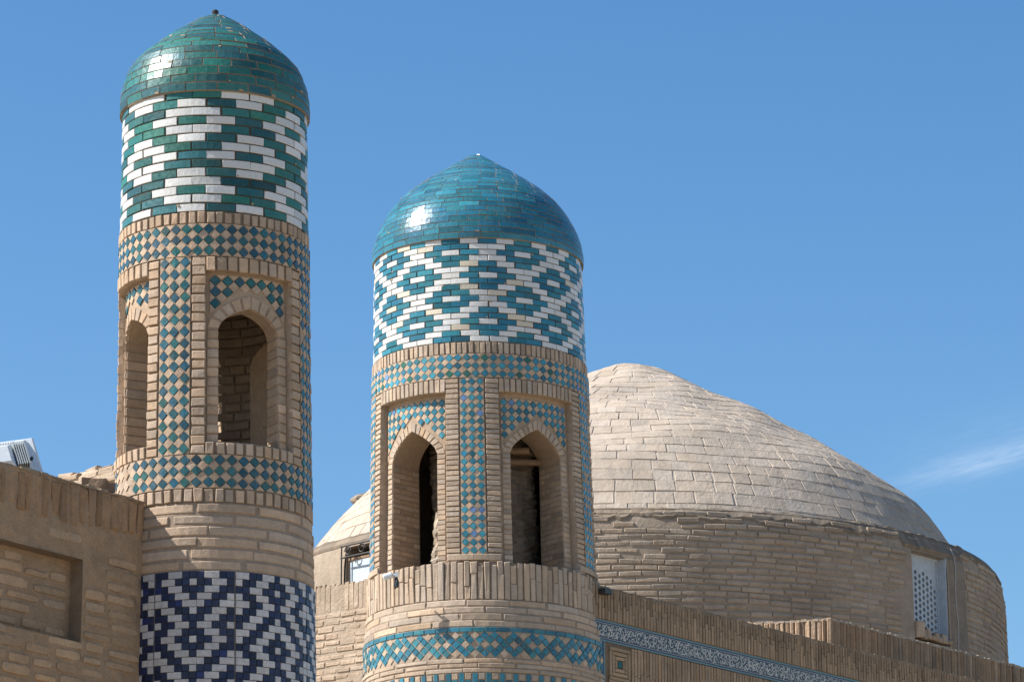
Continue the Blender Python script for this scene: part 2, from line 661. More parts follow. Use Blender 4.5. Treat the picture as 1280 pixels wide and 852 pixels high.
def tile_drum(M, Rf, z0, z1, rows, ntile, shift, u_axis, pal, white, glaze, name, parent, cream=0.0, table=DIAMOND_ROWS):
    mb = MB()
    lathe(mb, M, [(z0, Rf(z0) - 0.011), (z1 + 0.02, Rf(z1) - 0.011)], (0.10, 0.075, 0.055), n=90)
    st = 360.0 / ntile
    dz = (z1 - z0) / rows
    for r in range(rows):
        whites = table[(r + shift) % 8]
        half = any(abs(w - round(w)) > 0.1 for w in whites)
        zt = z1 - r * dz
        for t in range(ntile):
            c = t + (0.5 if half else 0.0)
            is_w = any(abs(((c - w) + 2) % 4 - 2) < 0.1 for w in whites)
            uc = u_axis + c * st + RND.uniform(-0.03, 0.03) * st
            if is_w:
                if RND.random() < cream:
                    col = tint((0.55, 0.485, 0.375), 0.06, 0.02)
                else:
                    col = tint(white, 0.075, 0.02)
            else:
                col = pick(pal, 0.17)
            k = Rf(zt) * pi / 180
            g = 0.0045 / k
            rr = Rf(zt)
            rect(mb, M, uc - st / 2 + g, uc + st / 2 - g, zt - dz + 0.005, zt - 0.005, rr - 0.02, rr + RND.uniform(-0.003, 0.003), 0.005, col,
                 4, 1 if is_w else 2, 0.0025, 0.0026, k=k)
            if RND.random() < 0.07:
                cw, chh = RND.uniform(0.008, 0.028) / k, RND.uniform(0.006, 0.016)
                cu_ = uc + RND.choice((-1, 1)) * (st / 2 - g - cw * RND.uniform(0.3, 1.0))
                cv_ = zt - dz / 2 + RND.choice((-1, 1)) * (dz / 2 - 0.006 - chh * RND.uniform(0.4, 1.0))
                poly(mb, M, [(cu_ + cw * cos(e * pi / 4) * RND.uniform(0.5, 1.1), cv_ + chh * sin(e * pi / 4) * RND.uniform(0.5, 1.1)) for e in range(8)], rr - 0.01, rr + 0.0055, 0.1, tint((0.40, 0.32, 0.235), 0.12, 0.03), 0, 0.0004)
    return mb.build(name, [M_BRICK, M_WHITE, glaze], parent)


def glazed_dome(M, pts, lip_in, course, tile_len, pal, glaze, parent, chips=0.03, tilt=0.0022, joint=0.0022):
    P = Profile(M, pts)
    mb = MB()
    # mortar core under the glaze with the underside of the rim
    r0, z0 = pts[0]
    prof = [(z0 - 0.005, lip_in - 0.08), (z0 - 0.005, r0 - 0.006)]
    nn = 40
    for i in range(nn + 1):
        q, nrm = P.rz(P.L * i / nn)
        w = q - nrm * 0.0045
        prof.append((w.y, max(0.0005, w.x)))
    lathe(mb, M, prof, (0.28, 0.225, 0.165), n=72)
    rows = int(round(P.L / course))
    for r in range(rows):
        v0, v1 = P.L * r / rows, P.L * (r + 1) / rows
        rm = P.rz((v0 + v1) / 2)[0].x
        if r >= rows - 1:
            n = 5
        else:
            n = max(5, int(round(2 * pi * rm / tile_len)))
        off = RND.random() * 360 / n if r % 2 else RND.random() * 40 / n
        st = 360.0 / n
        k = max(0.01, rm) * pi / 180
        js = [off + t * st + RND.uniform(-0.12, 0.12) * st for t in range(n)]
        js.append(js[0] + 360)
        for t in range(n):
            a, b = js[t], js[t + 1]
            g = joint / k
            col = pick(pal, 0.16)
            hh = RND.uniform(-0.003, 0.003)
            # top rows must narrow: use tapered quads
            seg = max(3, int(math.ceil(st / 6)))
            if rm > 0.12:
                chip = RND.random() < chips * (3.0 if rm < 0.75 * r0 else 0.8)
                aa, bb = a + g, b - g
                if chip:
                    cw, chh = RND.uniform(0.012, 0.045) / k, RND.uniform(0.007, 0.016)
                    cu_ = RND.choice((aa + cw, bb - cw, RND.uniform(aa + cw, bb - cw)))
                    cv_ = RND.choice((v0 + chh + 0.004, v1 - chh - 0.004))
                    pts_ = [(cu_ + cw * cos(e * pi / 4) * RND.uniform(0.6, 1.1), cv_ + chh * sin(e * pi / 4) * RND.uniform(0.6, 1.1)) for e in range(8)]
                    poly(mb, P, pts_, 0.0, 0.0065 + max(0, hh), 0.1, tint((0.42, 0.34, 0.25), 0.1, 0.03), 0, 0.0005)
                rect(mb, P, aa, bb, v0 + 0.0035, v1 - 0.0035, -0.013, 0.004 + hh * 0.6, 0.0015, col, seg, 1, 0.003, tilt, k=k, side=(0.26, 0.21, 0.16))
            else:
                rect(mb, P, a + 1.0, b - 1.0, v0 + 0.003, min(v1, P.L - 0.004), -0.010, 0.003 + hh, 0.003, col, 4, 1, 0.0, 0.002, k=k)
    return mb.build('dome', [M_BRICK, glaze], parent)


POINTED = 0.5


def arch_z(s, w, rise):
    """height above the springing of a pointed arch, half width w"""
    x = min(1.0, abs(s) / w)
    return rise * ((1 - POINTED) * sqrt(max(0.0, 1 - x ** 2.2)) + POINTED * (1 - x))


def lantern(M, Rf, strips, hs, jamb, zb, zt, zl, d, Rin, w, spring, rise, ring, opens, parent, pal, pitch, lint_pitch, panel_top, strip_cols,
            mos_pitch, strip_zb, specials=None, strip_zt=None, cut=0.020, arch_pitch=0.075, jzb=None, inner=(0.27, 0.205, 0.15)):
    jzb = zb if jzb is None else jzb
    """the open storey: piers, recessed panels with arched openings, reveals, floor and ceiling"""
    wall = MB()
    n_n = len(strips)
    D = lambda s, r: degrees(s / r)
    COLW = (0.40, 0.30, 0.215)
    niches = []
    for i in range(n_n):
        a = strips[i] + hs + jamb
        b = strips[(i + 1) % n_n] + (360 if i == n_n - 1 else 0) - hs - jamb
        niches.append((a, b))
        # pier face
        p0, p1 = strips[i] - hs - jamb, strips[i] + hs + jamb
        m = 10
        for q in range(m):
            x0, x1 = p0 + (p1 - p0) * q / m, p0 + (p1 - p0) * (q + 1) / m
            wall.quad(M(x0, jzb, Rf(jzb) - cut), M(x1, jzb, Rf(jzb) - cut), M(x1, zl, Rf(zl) - cut), M(x0, zl, Rf(zl) - cut), SHADED_MORTAR)
        for x, flip in ((p0, 1), (p1, 0)):
            wall.quad(M(x, zb, Rf(zb) - cut), M(x, zt, Rf(zt) - cut), M(x, zt, Rf(zt) - d), M(x, zb, Rf(zb) - d), COLW)
    for i, (a, b) in enumerate(niches):
        c = (a + b) / 2
        rp = lambda z: Rf(z) - d
        r0 = rp(spring)
        is_open = opens[i]
        # lintel body over the recess
        m = 12
        for q in range(m):
            x0, x1 = a + (b - a) * q / m, a + (b - a) * (q + 1) / m
            wall.quad(M(x0, zt, Rf(zt) - cut), M(x1, zt, Rf(zt) - cut), M(x1, zl, Rf(zl) - cut), M(x0, zl, Rf(zl) - cut), SHADED_MORTAR)
            wall.quad(M(x0, zt, Rf(zt) - cut), M(x0, zt, rp(zt)), M(x1, zt, rp(zt)), M(x1, zt, Rf(zt) - cut), COLW)
        # panel columns, outer and inner skins
        S = [-w + 2 * w * q / 18 for q in range(19)]
        for skin in (0, 1):
            if skin == 0:
                R_ = rp
                ua, ub = a, b
            else:
                R_ = lambda z: Rin
                ua = strips[i]
                ub = strips[(i + 1) % n_n] + (360 if i == n_n - 1 else 0)
            rs = R_(spring)
            edges = [ua + (c - D(w, rs) - ua) * q / 4 for q in range(4)] + [c + D(s, rs) for s in S] + [c + D(w, rs) + (ub - c - D(w, rs)) * q / 4 for q in range(1, 5)]
            for e0, e1 in zip(edges[:-1], edges[1:]):
                mid = radians((e0 + e1) / 2 - c) * rs
                inside = abs(mid) < w
                if inside:
                    s0, s1 = radians(e0 - c) * rs, radians(e1 - c) * rs
                    y0, y1 = spring + arch_z(s0, w, rise), spring + arch_z(s1, w, rise)
                else:
                    y0 = y1 = zb
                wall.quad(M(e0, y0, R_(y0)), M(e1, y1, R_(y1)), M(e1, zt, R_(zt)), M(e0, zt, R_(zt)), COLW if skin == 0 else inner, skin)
        # reveal
        out = [(-w, zb), (-w, spring)] + [(s, spring + arch_z(s, w, rise)) for s in S[1:-1]] + [(w, spring), (w, zb)]
        r_end = Rin if is_open else r0 - 0.22
        for (s0, z0), (s1, z1) in zip(out[:-1], out[1:]):
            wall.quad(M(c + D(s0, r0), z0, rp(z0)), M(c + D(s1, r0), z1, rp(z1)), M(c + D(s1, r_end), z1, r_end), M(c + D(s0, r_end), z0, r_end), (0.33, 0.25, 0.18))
        if not is_open:
            for s0, s1 in zip(S[:-1], S[1:]):
                y0, y1 = spring + arch_z(s0, w, rise), spring + arch_z(s1, w, rise)
                wall.quad(M(c + D(s0, r_end), zb, r_end), M(c + D(s1, r_end), zb, r_end), M(c + D(s1, r_end), y1, r_end), M(c + D(s0, r_end), y0, r_end), (0.33, 0.25, 0.18))
        # reveal bricks, course by course on both sides
        depth = r0 - r_end
        nz = int((spring - zb) / pitch)
        for sgn in (-1, 1):
            MR = lambda uu, vv, hh, sgn=sgn: M(c + D(sgn * (w - hh), r0 - uu), vv, r0 - uu + (Rf(vv) - Rf(spring)) * max(0.0, 1 - uu / depth))
            MR.k = 1.0
            for q in range(nz):
                z0 = zb + q * pitch
                cuts = [0.0, depth] if depth < 0.3 else ([0.0, depth * 0.52, depth] if q % 2 else [0.0, depth * 0.28, depth * 0.78, depth])
                for x0, x1 in zip(cuts[:-1], cuts[1:]):
                    rect(wall, MR, x0 + 0.004, x1 - 0.004, z0 + 0.004, z0 + pitch - 0.010, -0.005, 0.008 + RND.uniform(-.003, .003), 0.005, tint((0.41, 0.305, 0.215), 0.12, 0.05), 1, 0, 0.003, 0.003, k=1.0)
    # floor and ceiling of the open storey
    lathe(wall, M, [(zb - 0.004, 0.01), (zb - 0.004, Rf(zb) - 0.02)], (0.32, 0.25, 0.185), n=48)
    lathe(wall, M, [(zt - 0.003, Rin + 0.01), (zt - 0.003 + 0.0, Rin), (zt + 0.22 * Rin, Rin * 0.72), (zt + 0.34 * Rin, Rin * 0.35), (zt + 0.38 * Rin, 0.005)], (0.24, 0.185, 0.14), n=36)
    body = wall.build('lantern_wall', [M_BRICK, M_OLD], parent)

    for i, (a, b) in enumerate(niches):
        c = (a + b) / 2
        rp = lambda z: Rf(z) - d
        r0 = rp(spring)
        # jambs of small bricks either side of each recess
        for (x0, x1) in ((a - jamb, a), (b, b + jamb)):
            mb = MB()
            nz = int(round((zl - jzb) / pitch))
            pz = (zl - jzb) / nz
            for q in range(nz):
                z0 = jzb + q * pz
                k = Rf(z0) * pi / 180
                in0 = 0.12 if x0 == a - jamb else 0.0
                in1 = 0.0 if x0 == a - jamb else 0.12
                rect(mb, M, x0 + in0 * jamb * 0.6, x1 - in1 * jamb * 0.6, z0 + 0.004, z0 + pz - 0.0105, Rf(z0) - 0.05, Rf(z0) + RND.uniform(-0.005, 0.003), 0.006,
                     tint(BRICK, 0.10, 0.05), 2, 0, 0.004, 0.003, k=k)
            mb.build('jamb', M_BRICK, body)
        # lintel of upright bricks
        mb = MB()
        nl = int(round(radians(b - a) * Rf(zt) / lint_pitch))
        st = (b - a) / nl
        for q in range(nl):
            x0 = a + q * st
            rect(mb, M, x0 + 0.10 * st, x0 + 0.90 * st, zt + 0.001, zl - 0.006, Rf(zt) - 0.05, Rf(zt) + RND.uniform(-0.004, 0.004), 0.006, tint(BRICK, 0.10, 0.05), 1, 0, 0.004, 0.003, k=Rf(zt) * pi / 180)
        mb.build('lintel', M_BRICK, body)
        # arch ring: stacked bricks up to the springing, then voussoirs
        mb = MB()
        MP = lambda s, z, h: M(c + D(s, r0), z, Rf(z) - d + h)
        MP.k = 1.0
        nz = int(round((spring - zb) / pitch))
        pz = (spring - zb) / nz
        for sgn in (-1, 1):
            for q in range(nz):
                z0 = zb + q * pz
                s0, s1 = (-w - ring, -w + 0.002) if sgn < 0 else (w - 0.002, w + ring)
                rect(mb, MP, s0 + 0.002, s1 - 0.002, z0 + 0.003, z0 + pz - 0.009, -0.02, 0.012 + RND.uniform(-.003, .003), 0.005, tint(BRICK, 0.10, 0.05), 2, 0, 0.003, 0.003, k=1.0)
            L = []
            for q in range(41):
                s = w * (1 - q / 40)
                L.append((s, spring + arch_z(s, w, rise), s * (w + ring) / w, spring + arch_z(s, w, rise) / rise * (rise + ring * 1.25)))
            # equal steps along the arch line
            acc = [0.0]
            for q in range(1, 41):
                acc.append(acc[-1] + sqrt((L[q][0] - L[q - 1][0]) ** 2 + (L[q][1] - L[q - 1][1]) ** 2))
            nv = max(4, int(round(acc[-1] / arch_pitch)))

            def at(x):
                x = max(0, min(acc[-1], x))
                for q in range(1, 41):
                    if x <= acc[q] + 1e-9:
                        t = (x - acc[q - 1]) / max(1e-9, acc[q] - acc[q - 1])
                        return [L[q - 1][e] + (L[q][e] - L[q - 1][e]) * t for e in range(4)]
                return L[40]
            for q in range(nv):
                g = 0.007
                p, r_ = at(acc[-1] * q / nv + g), at(acc[-1] * (q + 1) / nv - (g if q < nv - 1 else 0.0))
                pts = [(sgn * p[0], p[1]), (sgn * p[2], p[3]), (sgn * r_[2], r_[3]), (sgn * r_[0], r_[1])]
                if sgn < 0:
                    pts = pts[::-1]
                poly(mb, MP, pts, -0.02, 0.012 + RND.uniform(-.003, .003), 0.08, tint(BRICK, 0.10, 0.05), 0, 0.002)
        mb.build('niche_arch', M_BRICK, body)

        # spandrel mosaic above the arch
        def keep(u, v):
            s = abs(radians(u - c) * r0)
            W = w + ring + 0.015
            top = spring + arch_z(s, W, rise + ring * 1.25 + 0.03) if s < W else spring - 0.02
            return v > top + mos_pitch * 0.32
        half = radians(b - a) / 2 * r0
        sw = min(half - 0.03, w + ring + 0.01)
        zlow = spring - 0.03
        ncol = max(3, int(round(2 * sw / mos_pitch)))
        nrow = max(2, int(round((panel_top - zlow) / mos_pitch)))
        mosaic_patch(M, lambda z: Rf(z) - d + 0.014, c - D(sw, r0), c + D(sw, r0), panel_top - nrow * mos_pitch, panel_top, ncol, nrow, pal, 'spandrel_mosaic', body, keep=keep, specials=specials, base_sheet=False)
    # mosaic strips on the piers
    for s in strips:
        ztop = strip_zt if strip_zt is not None else zl
        nrow = max(4, int(round((ztop - strip_zb) / mos_pitch)))
        mosaic_patch(M, lambda z: Rf(z), s - hs * 0.97, s + hs * 0.97, strip_zb, ztop, strip_cols, nrow, pal, 'mosaic_strip', body, specials=specials, missing=0.01)
    return body, niches


def courses(M, Rf, z0, z1, rows, brick_len, name, parent, gap=0.014, u0=0.0, u1=360.0, wob=0.004, erode=0.02, base=None, mortar=(0.32, 0.25, 0.19), mat=M_BRICK, prot=0.012, backing=True, bev=0.008, skip=None):
    base = base or BRICK
    mb = MB()
    if backing:
        lathe(mb, M, [(z0, Rf(z0) - prot), ((z0 + z1) / 2, Rf((z0 + z1) / 2) - prot), (z1, Rf(z1) - prot), (z1, Rf(z1) - 0.15)], mortar, u0, u1, 96)
    dz = (z1 - z0) / rows
    for r in range(rows):
        za = z0 + r * dz
        R = Rf(za + dz / 2)
        k = R * pi / 180
        n = int((u1 - u0) * k / brick_len)
        st = (u1 - u0) / n
        off = RND.random() * st
        for t in range(n + (0 if u1 - u0 > 359 else -1)):
            if RND.random() < erode:
                continue
            a = u0 + off + t * st
            b = a + st * RND.uniform(0.92, 1.0)
            if skip and skip((a + b) / 2, za + dz / 2):
                continue
            seg = max(2, int((b - a) / 5))
            rect(mb, M, a + gap * 0.12 / k, b - gap * 0.12 / k, za + gap * 0.5 + RND.uniform(-wob, wob), za + dz - gap * 0.5 + RND.uniform(-wob, wob), R - prot - 0.03, R + RND.uniform(-0.006, 0.005), bev,
                 tint(base, 0.09, 0.05), seg, 0, 0.004, 0.003, k=k)
    return mb.build(name, mat, parent)


# ================================================================== near slender minaret (green)
M1 = Tower(-2.7195, 35.0, 12.27, -0.016, 4.45)
R1 = lerp_table([(0, 0.99), (7.75, 0.918), (8.735, 0.905), (9.35, 0.888), (9.9, 0.883), (11.46, 0.870), (11.9, 0.866), (12.01, 0.859), (13.2, 0.845)])
t1 = thing('minaret', 'slender brick minaret with dark green glazed dome and navy zigzag tiles low down', 'minaret', (-2.53, 35.0, 0), 'tile-domed minarets')
# inner core that carries everything
mb = MB()
lathe(mb, M1, [(11.60, 0.02), (11.60, 0.83), (13.25, 0.80)], SHADED_MORTAR, n=64)
lathe(mb, M1, [(0.0, 0.95), (7.0, 0.90), (9.80, 0.862), (9.80, 0.02)], SHADED_MORTAR, n=64)
mb.build('core', M_BRICK, t1)

DOME1 = [(0.866, 13.145), (0.868, 13.22), (0.862, 13.33), (0.838, 13.45), (0.795, 13.56), (0.740, 13.645), (0.672, 13.715), (0.590, 13.79), (0.500, 13.865), (0.400, 13.94), (0.290, 14.02), (0.180, 14.09), (0.09, 14.14), (0.015, 14.175)]
d1 = glazed_dome(M1, DOME1, 0.80, 0.078, 0.265, TEAL1, M_GLAZE1, t1, chips=0.07, tilt=0.0038, joint=0.004)
mb = MB()
lathe(mb, M1, [(14.12, 0.055), (14.165, 0.045), (14.175, 0.026), (14.185, 0.030), (14.205, 0.032), (14.216, 0.02), (14.22, 0.002)], (0.05, 0.05, 0.05), n=14)
mb.build('finial', M_METAL, d1)
tile_drum(M1, lerp_table([(12.011, 0.859), (13.16, 0.846)]), 12.011, 13.16, 14, 20, 0, 17.3 + 4.4, TEAL1, (0.56, 0.56, 0.54), M_GLAZE1, 'tile_drum', t1)
soldier_ring(M1, 0.866, 11.898, 12.009, 66, 'brick_ring', t1)
mosaic_patch(M1, lambda z: 0.868, 0, 360, 11.595, 11.897, 53, 3, TEALM, 'mosaic_band', t1, wrap=True, missing=0.01)

POINTED = 0.33
lan1, nich1 = lantern(M1, R1, [-24.2, 72.0, 155.7, 246.0], 10.3, 8.3, 9.900, 11.462, 11.594, 0.085, 0.60, 0.298, 10.94, 0.205, 0.100, [True, False, True, True], t1, TEALM, 0.086, 0.098,
        11.44, 3, 0.105, 9.784, strip_zt=11.594, jzb=9.784, inner=(0.19, 0.145, 0.105))  # inner skin coloured darker to paint in the interior shade
mb = MB()
MI = lambda u, v, h: M1(u, v, 0.575 - h)
for q in range(17):
    z0 = 9.905 + q * 0.088
    u = 58 + RND.uniform(0, 12)
    while u < 168:
        w_ = RND.uniform(14, 26)
        rect(mb, MI, u + 0.6, u + w_ - 0.6, z0 + 0.006, z0 + 0.078, -0.02, RND.uniform(-0.008, 0.002), 0.006, tint((0.205, 0.157, 0.115), 0.10, 0.03), 3, 0, 0.006, 0.006, k=0.575 * pi / 180)  # brick colour lowered so the inside reads as shadowed
        u += w_
mb.build('inner_brickwork', M_OLD, lan1)
for a_, b_ in nich1:
    soldier_ring(M1, 0.887, 9.782, 9.898, max(3, int(round((b_ - a_) / 5.8))), 'recess_sill', t1, u0=a_ + 0.3, u1=b_ - 0.3)
mosaic_patch(M1, lambda z: 0.886, 0, 360, 9.478, 9.780, 53, 3, TEALM, 'mosaic_band', t1, wrap=True, drop=lambda u, v: -75 < u - 360 * (u > 180) < -52)
soldier_ring(M1, 0.893, 9.350, 9.476, 60, 'brick_ring', t1)
courses(M1, R1, 8.737, 9.348, 6, 0.52, 'shaft', t1, gap=0.026, erode=0.0)
courses(M1, R1, 6.6, 7.45, 8, 0.30, 'shaft', t1, gap=0.02)

# navy and white stepped tiles
TABLE = ["BBWWBB", "WBBWWB", "BBWWBB", "BWWBBW", "WWBBWW", "WBBWWB", "BBWWBB", "BWWBBW"]
SIDE = "WWBWWWBB"
mb = MB()
zb0, zb1 = 7.45, 8.735
RB = lerp_table([(7.45, 0.920), (8.735, 0.907)])
lathe(mb, M1, [(zb0, RB(zb0) - 0.012), (zb1, RB(zb1) - 0.012)], (0.20, 0.18, 0.165), n=90)
rowh = 0.0632
nrow = int((zb1 - zb0) / rowh)
u = -11.2 - 23.2 - 52.0
panels = []
uu = -34.6 - 52.2
for wdt, cols, flip in ((52.2, 13, True), (46.4, 11, False), (52.2, 13, True), (46.4, 11, False), (52.2, 13, True), (46.4, 11, False), (64.2, 13, True)):
    panels.append((uu, wdt, cols, flip))
    uu += wdt
for (ua, wdt, cols, flip) in panels:
    st = (wdt - 0.7) / cols
    hc = cols // 2
    for r in range(nrow):
        zt = zb1 - r * rowh - 0.002
        c0 = -hc
        while c0 <= hc:
            def code(c):
                c = abs(c)
                if flip:
                    return SIDE[r % 8] if c == 6 else TABLE[(3 - r) % 8][c]
                return TABLE[r % 8][c]
            k0 = code(c0)
            c1 = c0
            if k0 == 'W' and c0 + 1 <= hc and code(c0 + 1) == 'W' and abs(c0 + 1) != 6:
                c1 = c0 + 1
            x0 = ua + 0.35 + (c0 + hc) * st
            x1 = ua + 0.35 + (c1 + hc + 1) * st
            col = tint((0.46, 0.435, 0.42), 0.06, 0.02) if k0 == 'W' else tint((0.008, 0.016, 0.052), 0.22, 0.03)
            if k0 == 'B' and RND.random() < 0.03:
                col = (0.012, 0.022, 0.11)
            rr = RB(zt)
            rect(mb, M1, x0 + 0.09, x1 - 0.09, zt - rowh + 0.0025, zt - 0.0025, rr - 0.02, rr + RND.uniform(-0.002, 0.002), 0.003, col, 1 if c1 == c0 else 2, 1, 0.0012, 0.0012, k=rr * pi / 180)
            c0 = c1 + 1
mb.build('zigzag_tile_band', [M_BRICK, M_NAVY], t1)

# ================================================================== wide minaret (turquoise)
BRICK = (0.445, 0.352, 0.268)
SHADED_MORTAR = (0.225, 0.175, 0.132)  # again darkened for joint shadow
M2 = Tower(-0.456, 53.7, 16.09, -0.0187, 0.49)
R2 = lerp_table([(0, 1.80), (10.9, 1.672), (11.7, 1.657), (12.1, 1.61), (12.63, 1.600), (12.733, 1.560), (14.99, 1.510), (15.5, 1.492), (15.68, 1.481), (17.2, 1.452)])
R2L = lerp_table([(12.60, 1.562), (15.176, 1.508)])
t2 = thing('minaret', 'broad brick minaret with bright turquoise glazed dome beside the great dome', 'minaret', (-0.16, 53.7, 0), 'tile-domed minarets')
mb = MB()
lathe(mb, M2, [(15.18, 0.02), (15.18, 1.45), (17.3, 1.40)], SHADED_MORTAR, n=72)
lathe(mb, M2, [(0.0, 1.76), (11.0, 1.62), (12.55, 1.54), (12.55, 0.02)], SHADED_MORTAR, n=72)
mb.build('core', M_BRICK, t2)
DOME2 = [(1.472, 17.150), (1.476, 17.235), (1.468, 17.34), (1.440, 17.47), (1.385, 17.62), (1.305, 17.78), (1.205, 17.93), (1.075, 18.08), (0.920, 18.215), (0.740, 18.345), (0.560, 18.470), (0.375, 18.590), (0.190, 18.71), (0.08, 18.775), (0.012, 18.805)]
d2 = glazed_dome(M2, DOME2, 1.40, 0.083, 0.27, TURQ2, M_GLAZE2, t2, chips=0.012)
tile_drum(M2, lerp_table([(15.685, 1.481), (17.157, 1.452)]), 15.685, 17.157, 18, 36, 0, 5.0, TURQ2, (0.58, 0.58, 0.56), M_GLAZE2, 'tile_drum', t2, cream=0.10, table=DIAMOND_ROWS_B)
soldier_ring(M2, 1.492, 15.514, 15.683, 116, 'brick_ring', t2, bev=0.005)
GREENISH = [(0.012, 0.10, 0.075), (0.010, 0.12, 0.10)]
mosaic_patch(M2, lambda z: R2L(z) + 0.001, 0, 360, 15.178, 15.512, 78, 3, TURQM + TURQM + GREENISH[:1], 'mosaic_band', t2, wrap=True, specials=(0.04, (0.11, 0.20, 0.37)))
POINTED = 0.55
lan2, nich2 = lantern(M2, R2L, [-78.6, -4.6, 69.4, 139.9, 210.6], 6.5, 7.2, 12.62, 14.990, 15.176, 0.115, 0.93, 0.415, 14.16, 0.37, 0.115, [True, True, False, True, False], t2, TURQM, 0.0715, 0.082,
                      14.925, 3, 0.113, 12.735, specials=(0.05, (0.11, 0.20, 0.37)))
# sill under the mosaic strip, then the parapet of long upright bricks
for s in (-78.6, -4.6, 69.4, 139.9, 210.6):
    mb = MB()
    for q in range(2):
        x0 = s - 13.4 + q * 13.4
        rect(mb, M2, x0 + (0.2 if q == 0 else -0.1), x0 + 13.3, 12.655, 12.732, 1.50, 1.580, 0.006, tint(BRICK, 0.06, 0.03), 4, 0, 0.003, 0.002, k=1.57 * pi / 180)
    mb.build('sill', M_BRICK, t2)
mb = MB()
lathe(mb, M2, [(12.115, 1.45), (12.115, 1.588), (12.615, 1.580), (12.618, 1.38)], SHADED_MORTAR, n=120)
npar = 112
st = 360 / npar
for i in range(npar):
    a = i * st
    k = 1.6 * pi / 180
    split = RND.uniform(0.3, 0.7)
    top = 12.628 + RND.uniform(-0.012, 0.008)
    if RND.random() < 0.2:
        top -= RND.uniform(0.02, 0.06)
    zs = [12.118, 12.118 + 0.5 * split, top] if RND.random() < 0.6 else [12.118, top]
    wv = RND.uniform(0.76, 0.90)
    for za, zb_ in zip(zs[:-1], zs[1:]):
        if RND.random() < 0.012:
            continue
        rect(mb, M2, a + st * (1 - wv) / 2 + RND.uniform(-.07, .07) * st, a + st * (1 + wv) / 2 + RND.uniform(-.07, .07) * st, za + 0.002, zb_ - 0.003, 1.55, 1.607 + RND.uniform(-0.014, 0.004), 0.009,
             tint(BRICK, 0.09, 0.04), 1, 0, 0.006, 0.006, k=k)
par2 = mb.build('parapet', M_BRICK, t2)
courses(M2, lerp_table([(11.70, 1.655), (12.12, 1.61)]), 11.735, 12.114, 4, 0.56, 'shaft', t2, gap=0.016, erode=0.02)
# turquoise line, diamond band, courses, basket-weave
mb = MB()
Rb = 1.660
lathe(mb, M2, [(11.32, Rb - 0.012), (11.735, Rb - 0.012)], MORTAR_L, n=120)
n = 62
for i in range(n):
    st = 360 / n
    rect(mb, M2, i * st + 0.15, (i + 1) * st * 1.0 - 0.15, 11.671, 11.731, Rb - 0.03, Rb + RND.uniform(-.002, .004), 0.004, pick(TURQ2, 0.2), 2, 1, 0.002, 0.002, k=Rb * pi / 180)
Mb = lambda u, v, h: M2(u, v, Rb + h)
nb = 80
du = 360 / nb
zr = [11.622, 11.562, 11.502, 11.442, 11.382]
for j, z in enumerate(zr):
    for i in range(nb):
        u = (i + (0.5 if j % 2 else 0.0)) * du
        if j in (0, 4):
            t = 'TTBTB'[i % 5] == 'T'
        elif j == 2:
            t = 'BBTBT'[i % 5] == 'T'
        else:
            t = True
        if RND.random() < 0.015:
            continue
        diamond(mb, Mb, u + RND.uniform(-.03, .03) * du, z, du * 0.46, 0.056, -0.012, 0.0 + RND.uniform(-.004, .003), pick(TURQ2, 0.2) if t else tint(BRICK, 0.1, 0.04), 1 if t else 0, 0.12, 0.003)
mb.build('mosaic_band', [M_BRICK, M_MOSAIC], t2)
courses(M2, lambda z: 1.666, 11.122, 11.318, 3, 0.5, 'shaft', t2, gap=0.012, erode=0.0)
mb = MB()
lathe(mb, M2, [(10.3, 1.655), (11.12, 1.655)], MORTAR_L, n=120)
n = 58
st = 360 / n
for r in range(4):
    z1_ = 11.118 - r * 0.205
    for i in range(n):
        off = 0.5 * st if r % 2 else 0
        u = i * st + off
        rect(mb, M2, u + 0.06 * st, u + 0.42 * st, z1_ - 0.20, z1_ - 0.004, 1.64, 1.667, 0.004, pick(TURQ2, 0.18), 1, 1, 0.002, 0.002, k=1.667 * pi / 180)
        rect(mb, M2, u + 0.50 * st, u + 0.94 * st, z1_ - 0.085, z1_ - 0.006, 1.64, 1.666, 0.005, tint(BRICK, 0.1, 0.04), 1, 0, 0.003, 0.002, k=1.667 * pi / 180)
        rect(mb, M2, u + 0.50 * st, u + 0.94 * st, z1_ - 0.20, z1_ - 0.095, 1.64, 1.666, 0.005, pick(TURQ2, 0.18), 1, 1, 0.003, 0.002, k=1.667 * pi / 180)
mb.build('basket_weave_band', [M_BRICK, M_MOSAIC], t2)
courses(M2, lambda z: 1.68, 9.6, 10.3, 8, 0.30, 'shaft', t2, gap=0.014)
# rough plastered newel and old beams inside the open storey
mb = MB()
rr = random.Random(5)
NU, NZ = 40, 60
ring = []
for j in range(NZ + 1):
    z = 12.615 + (15.05 - 12.615) * j / NZ
    ring.append([mb.vert(tuple(Vector(M2(360 * i / NU, z, 0.69 + 0.05 * rr.random() + 0.03 * sin(i * 1.3 + z * 3))) + Vector((0.03, 0.04, 0)))) for i in range(NU)])
for j in range(NZ):
    for i in range(NU):
        mb.face((ring[j][i], ring[j][(i + 1) % NU], ring[j + 1][(i + 1) % NU], ring[j + 1][i]), tint((0.20, 0.16, 0.12), 0.12, 0.03))  # newel colour darkened to put the dim interior's shade into it
mb.build('newel', M_OLD, t2)
mb = MB()
rr = random.Random(12)
NU, NZ = 14, 16
ring = []
for j in range(NZ + 1):
    z = 12.61 + 0.86 * j / NZ
    sh = 1.0 - 0.35 * (j / NZ) ** 2
    ring.append([mb.vert((M2.x - 0.50 + 0.015 * sin(j) + 0.125 * sh * cos(2 * pi * i / NU) * rr.uniform(.75, 1.2), M2.y - 0.76 + 0.13 * sh * sin(2 * pi * i / NU) * rr.uniform(.75, 1.2), z + rr.uniform(-.015, .015))) for i in range(NU)])
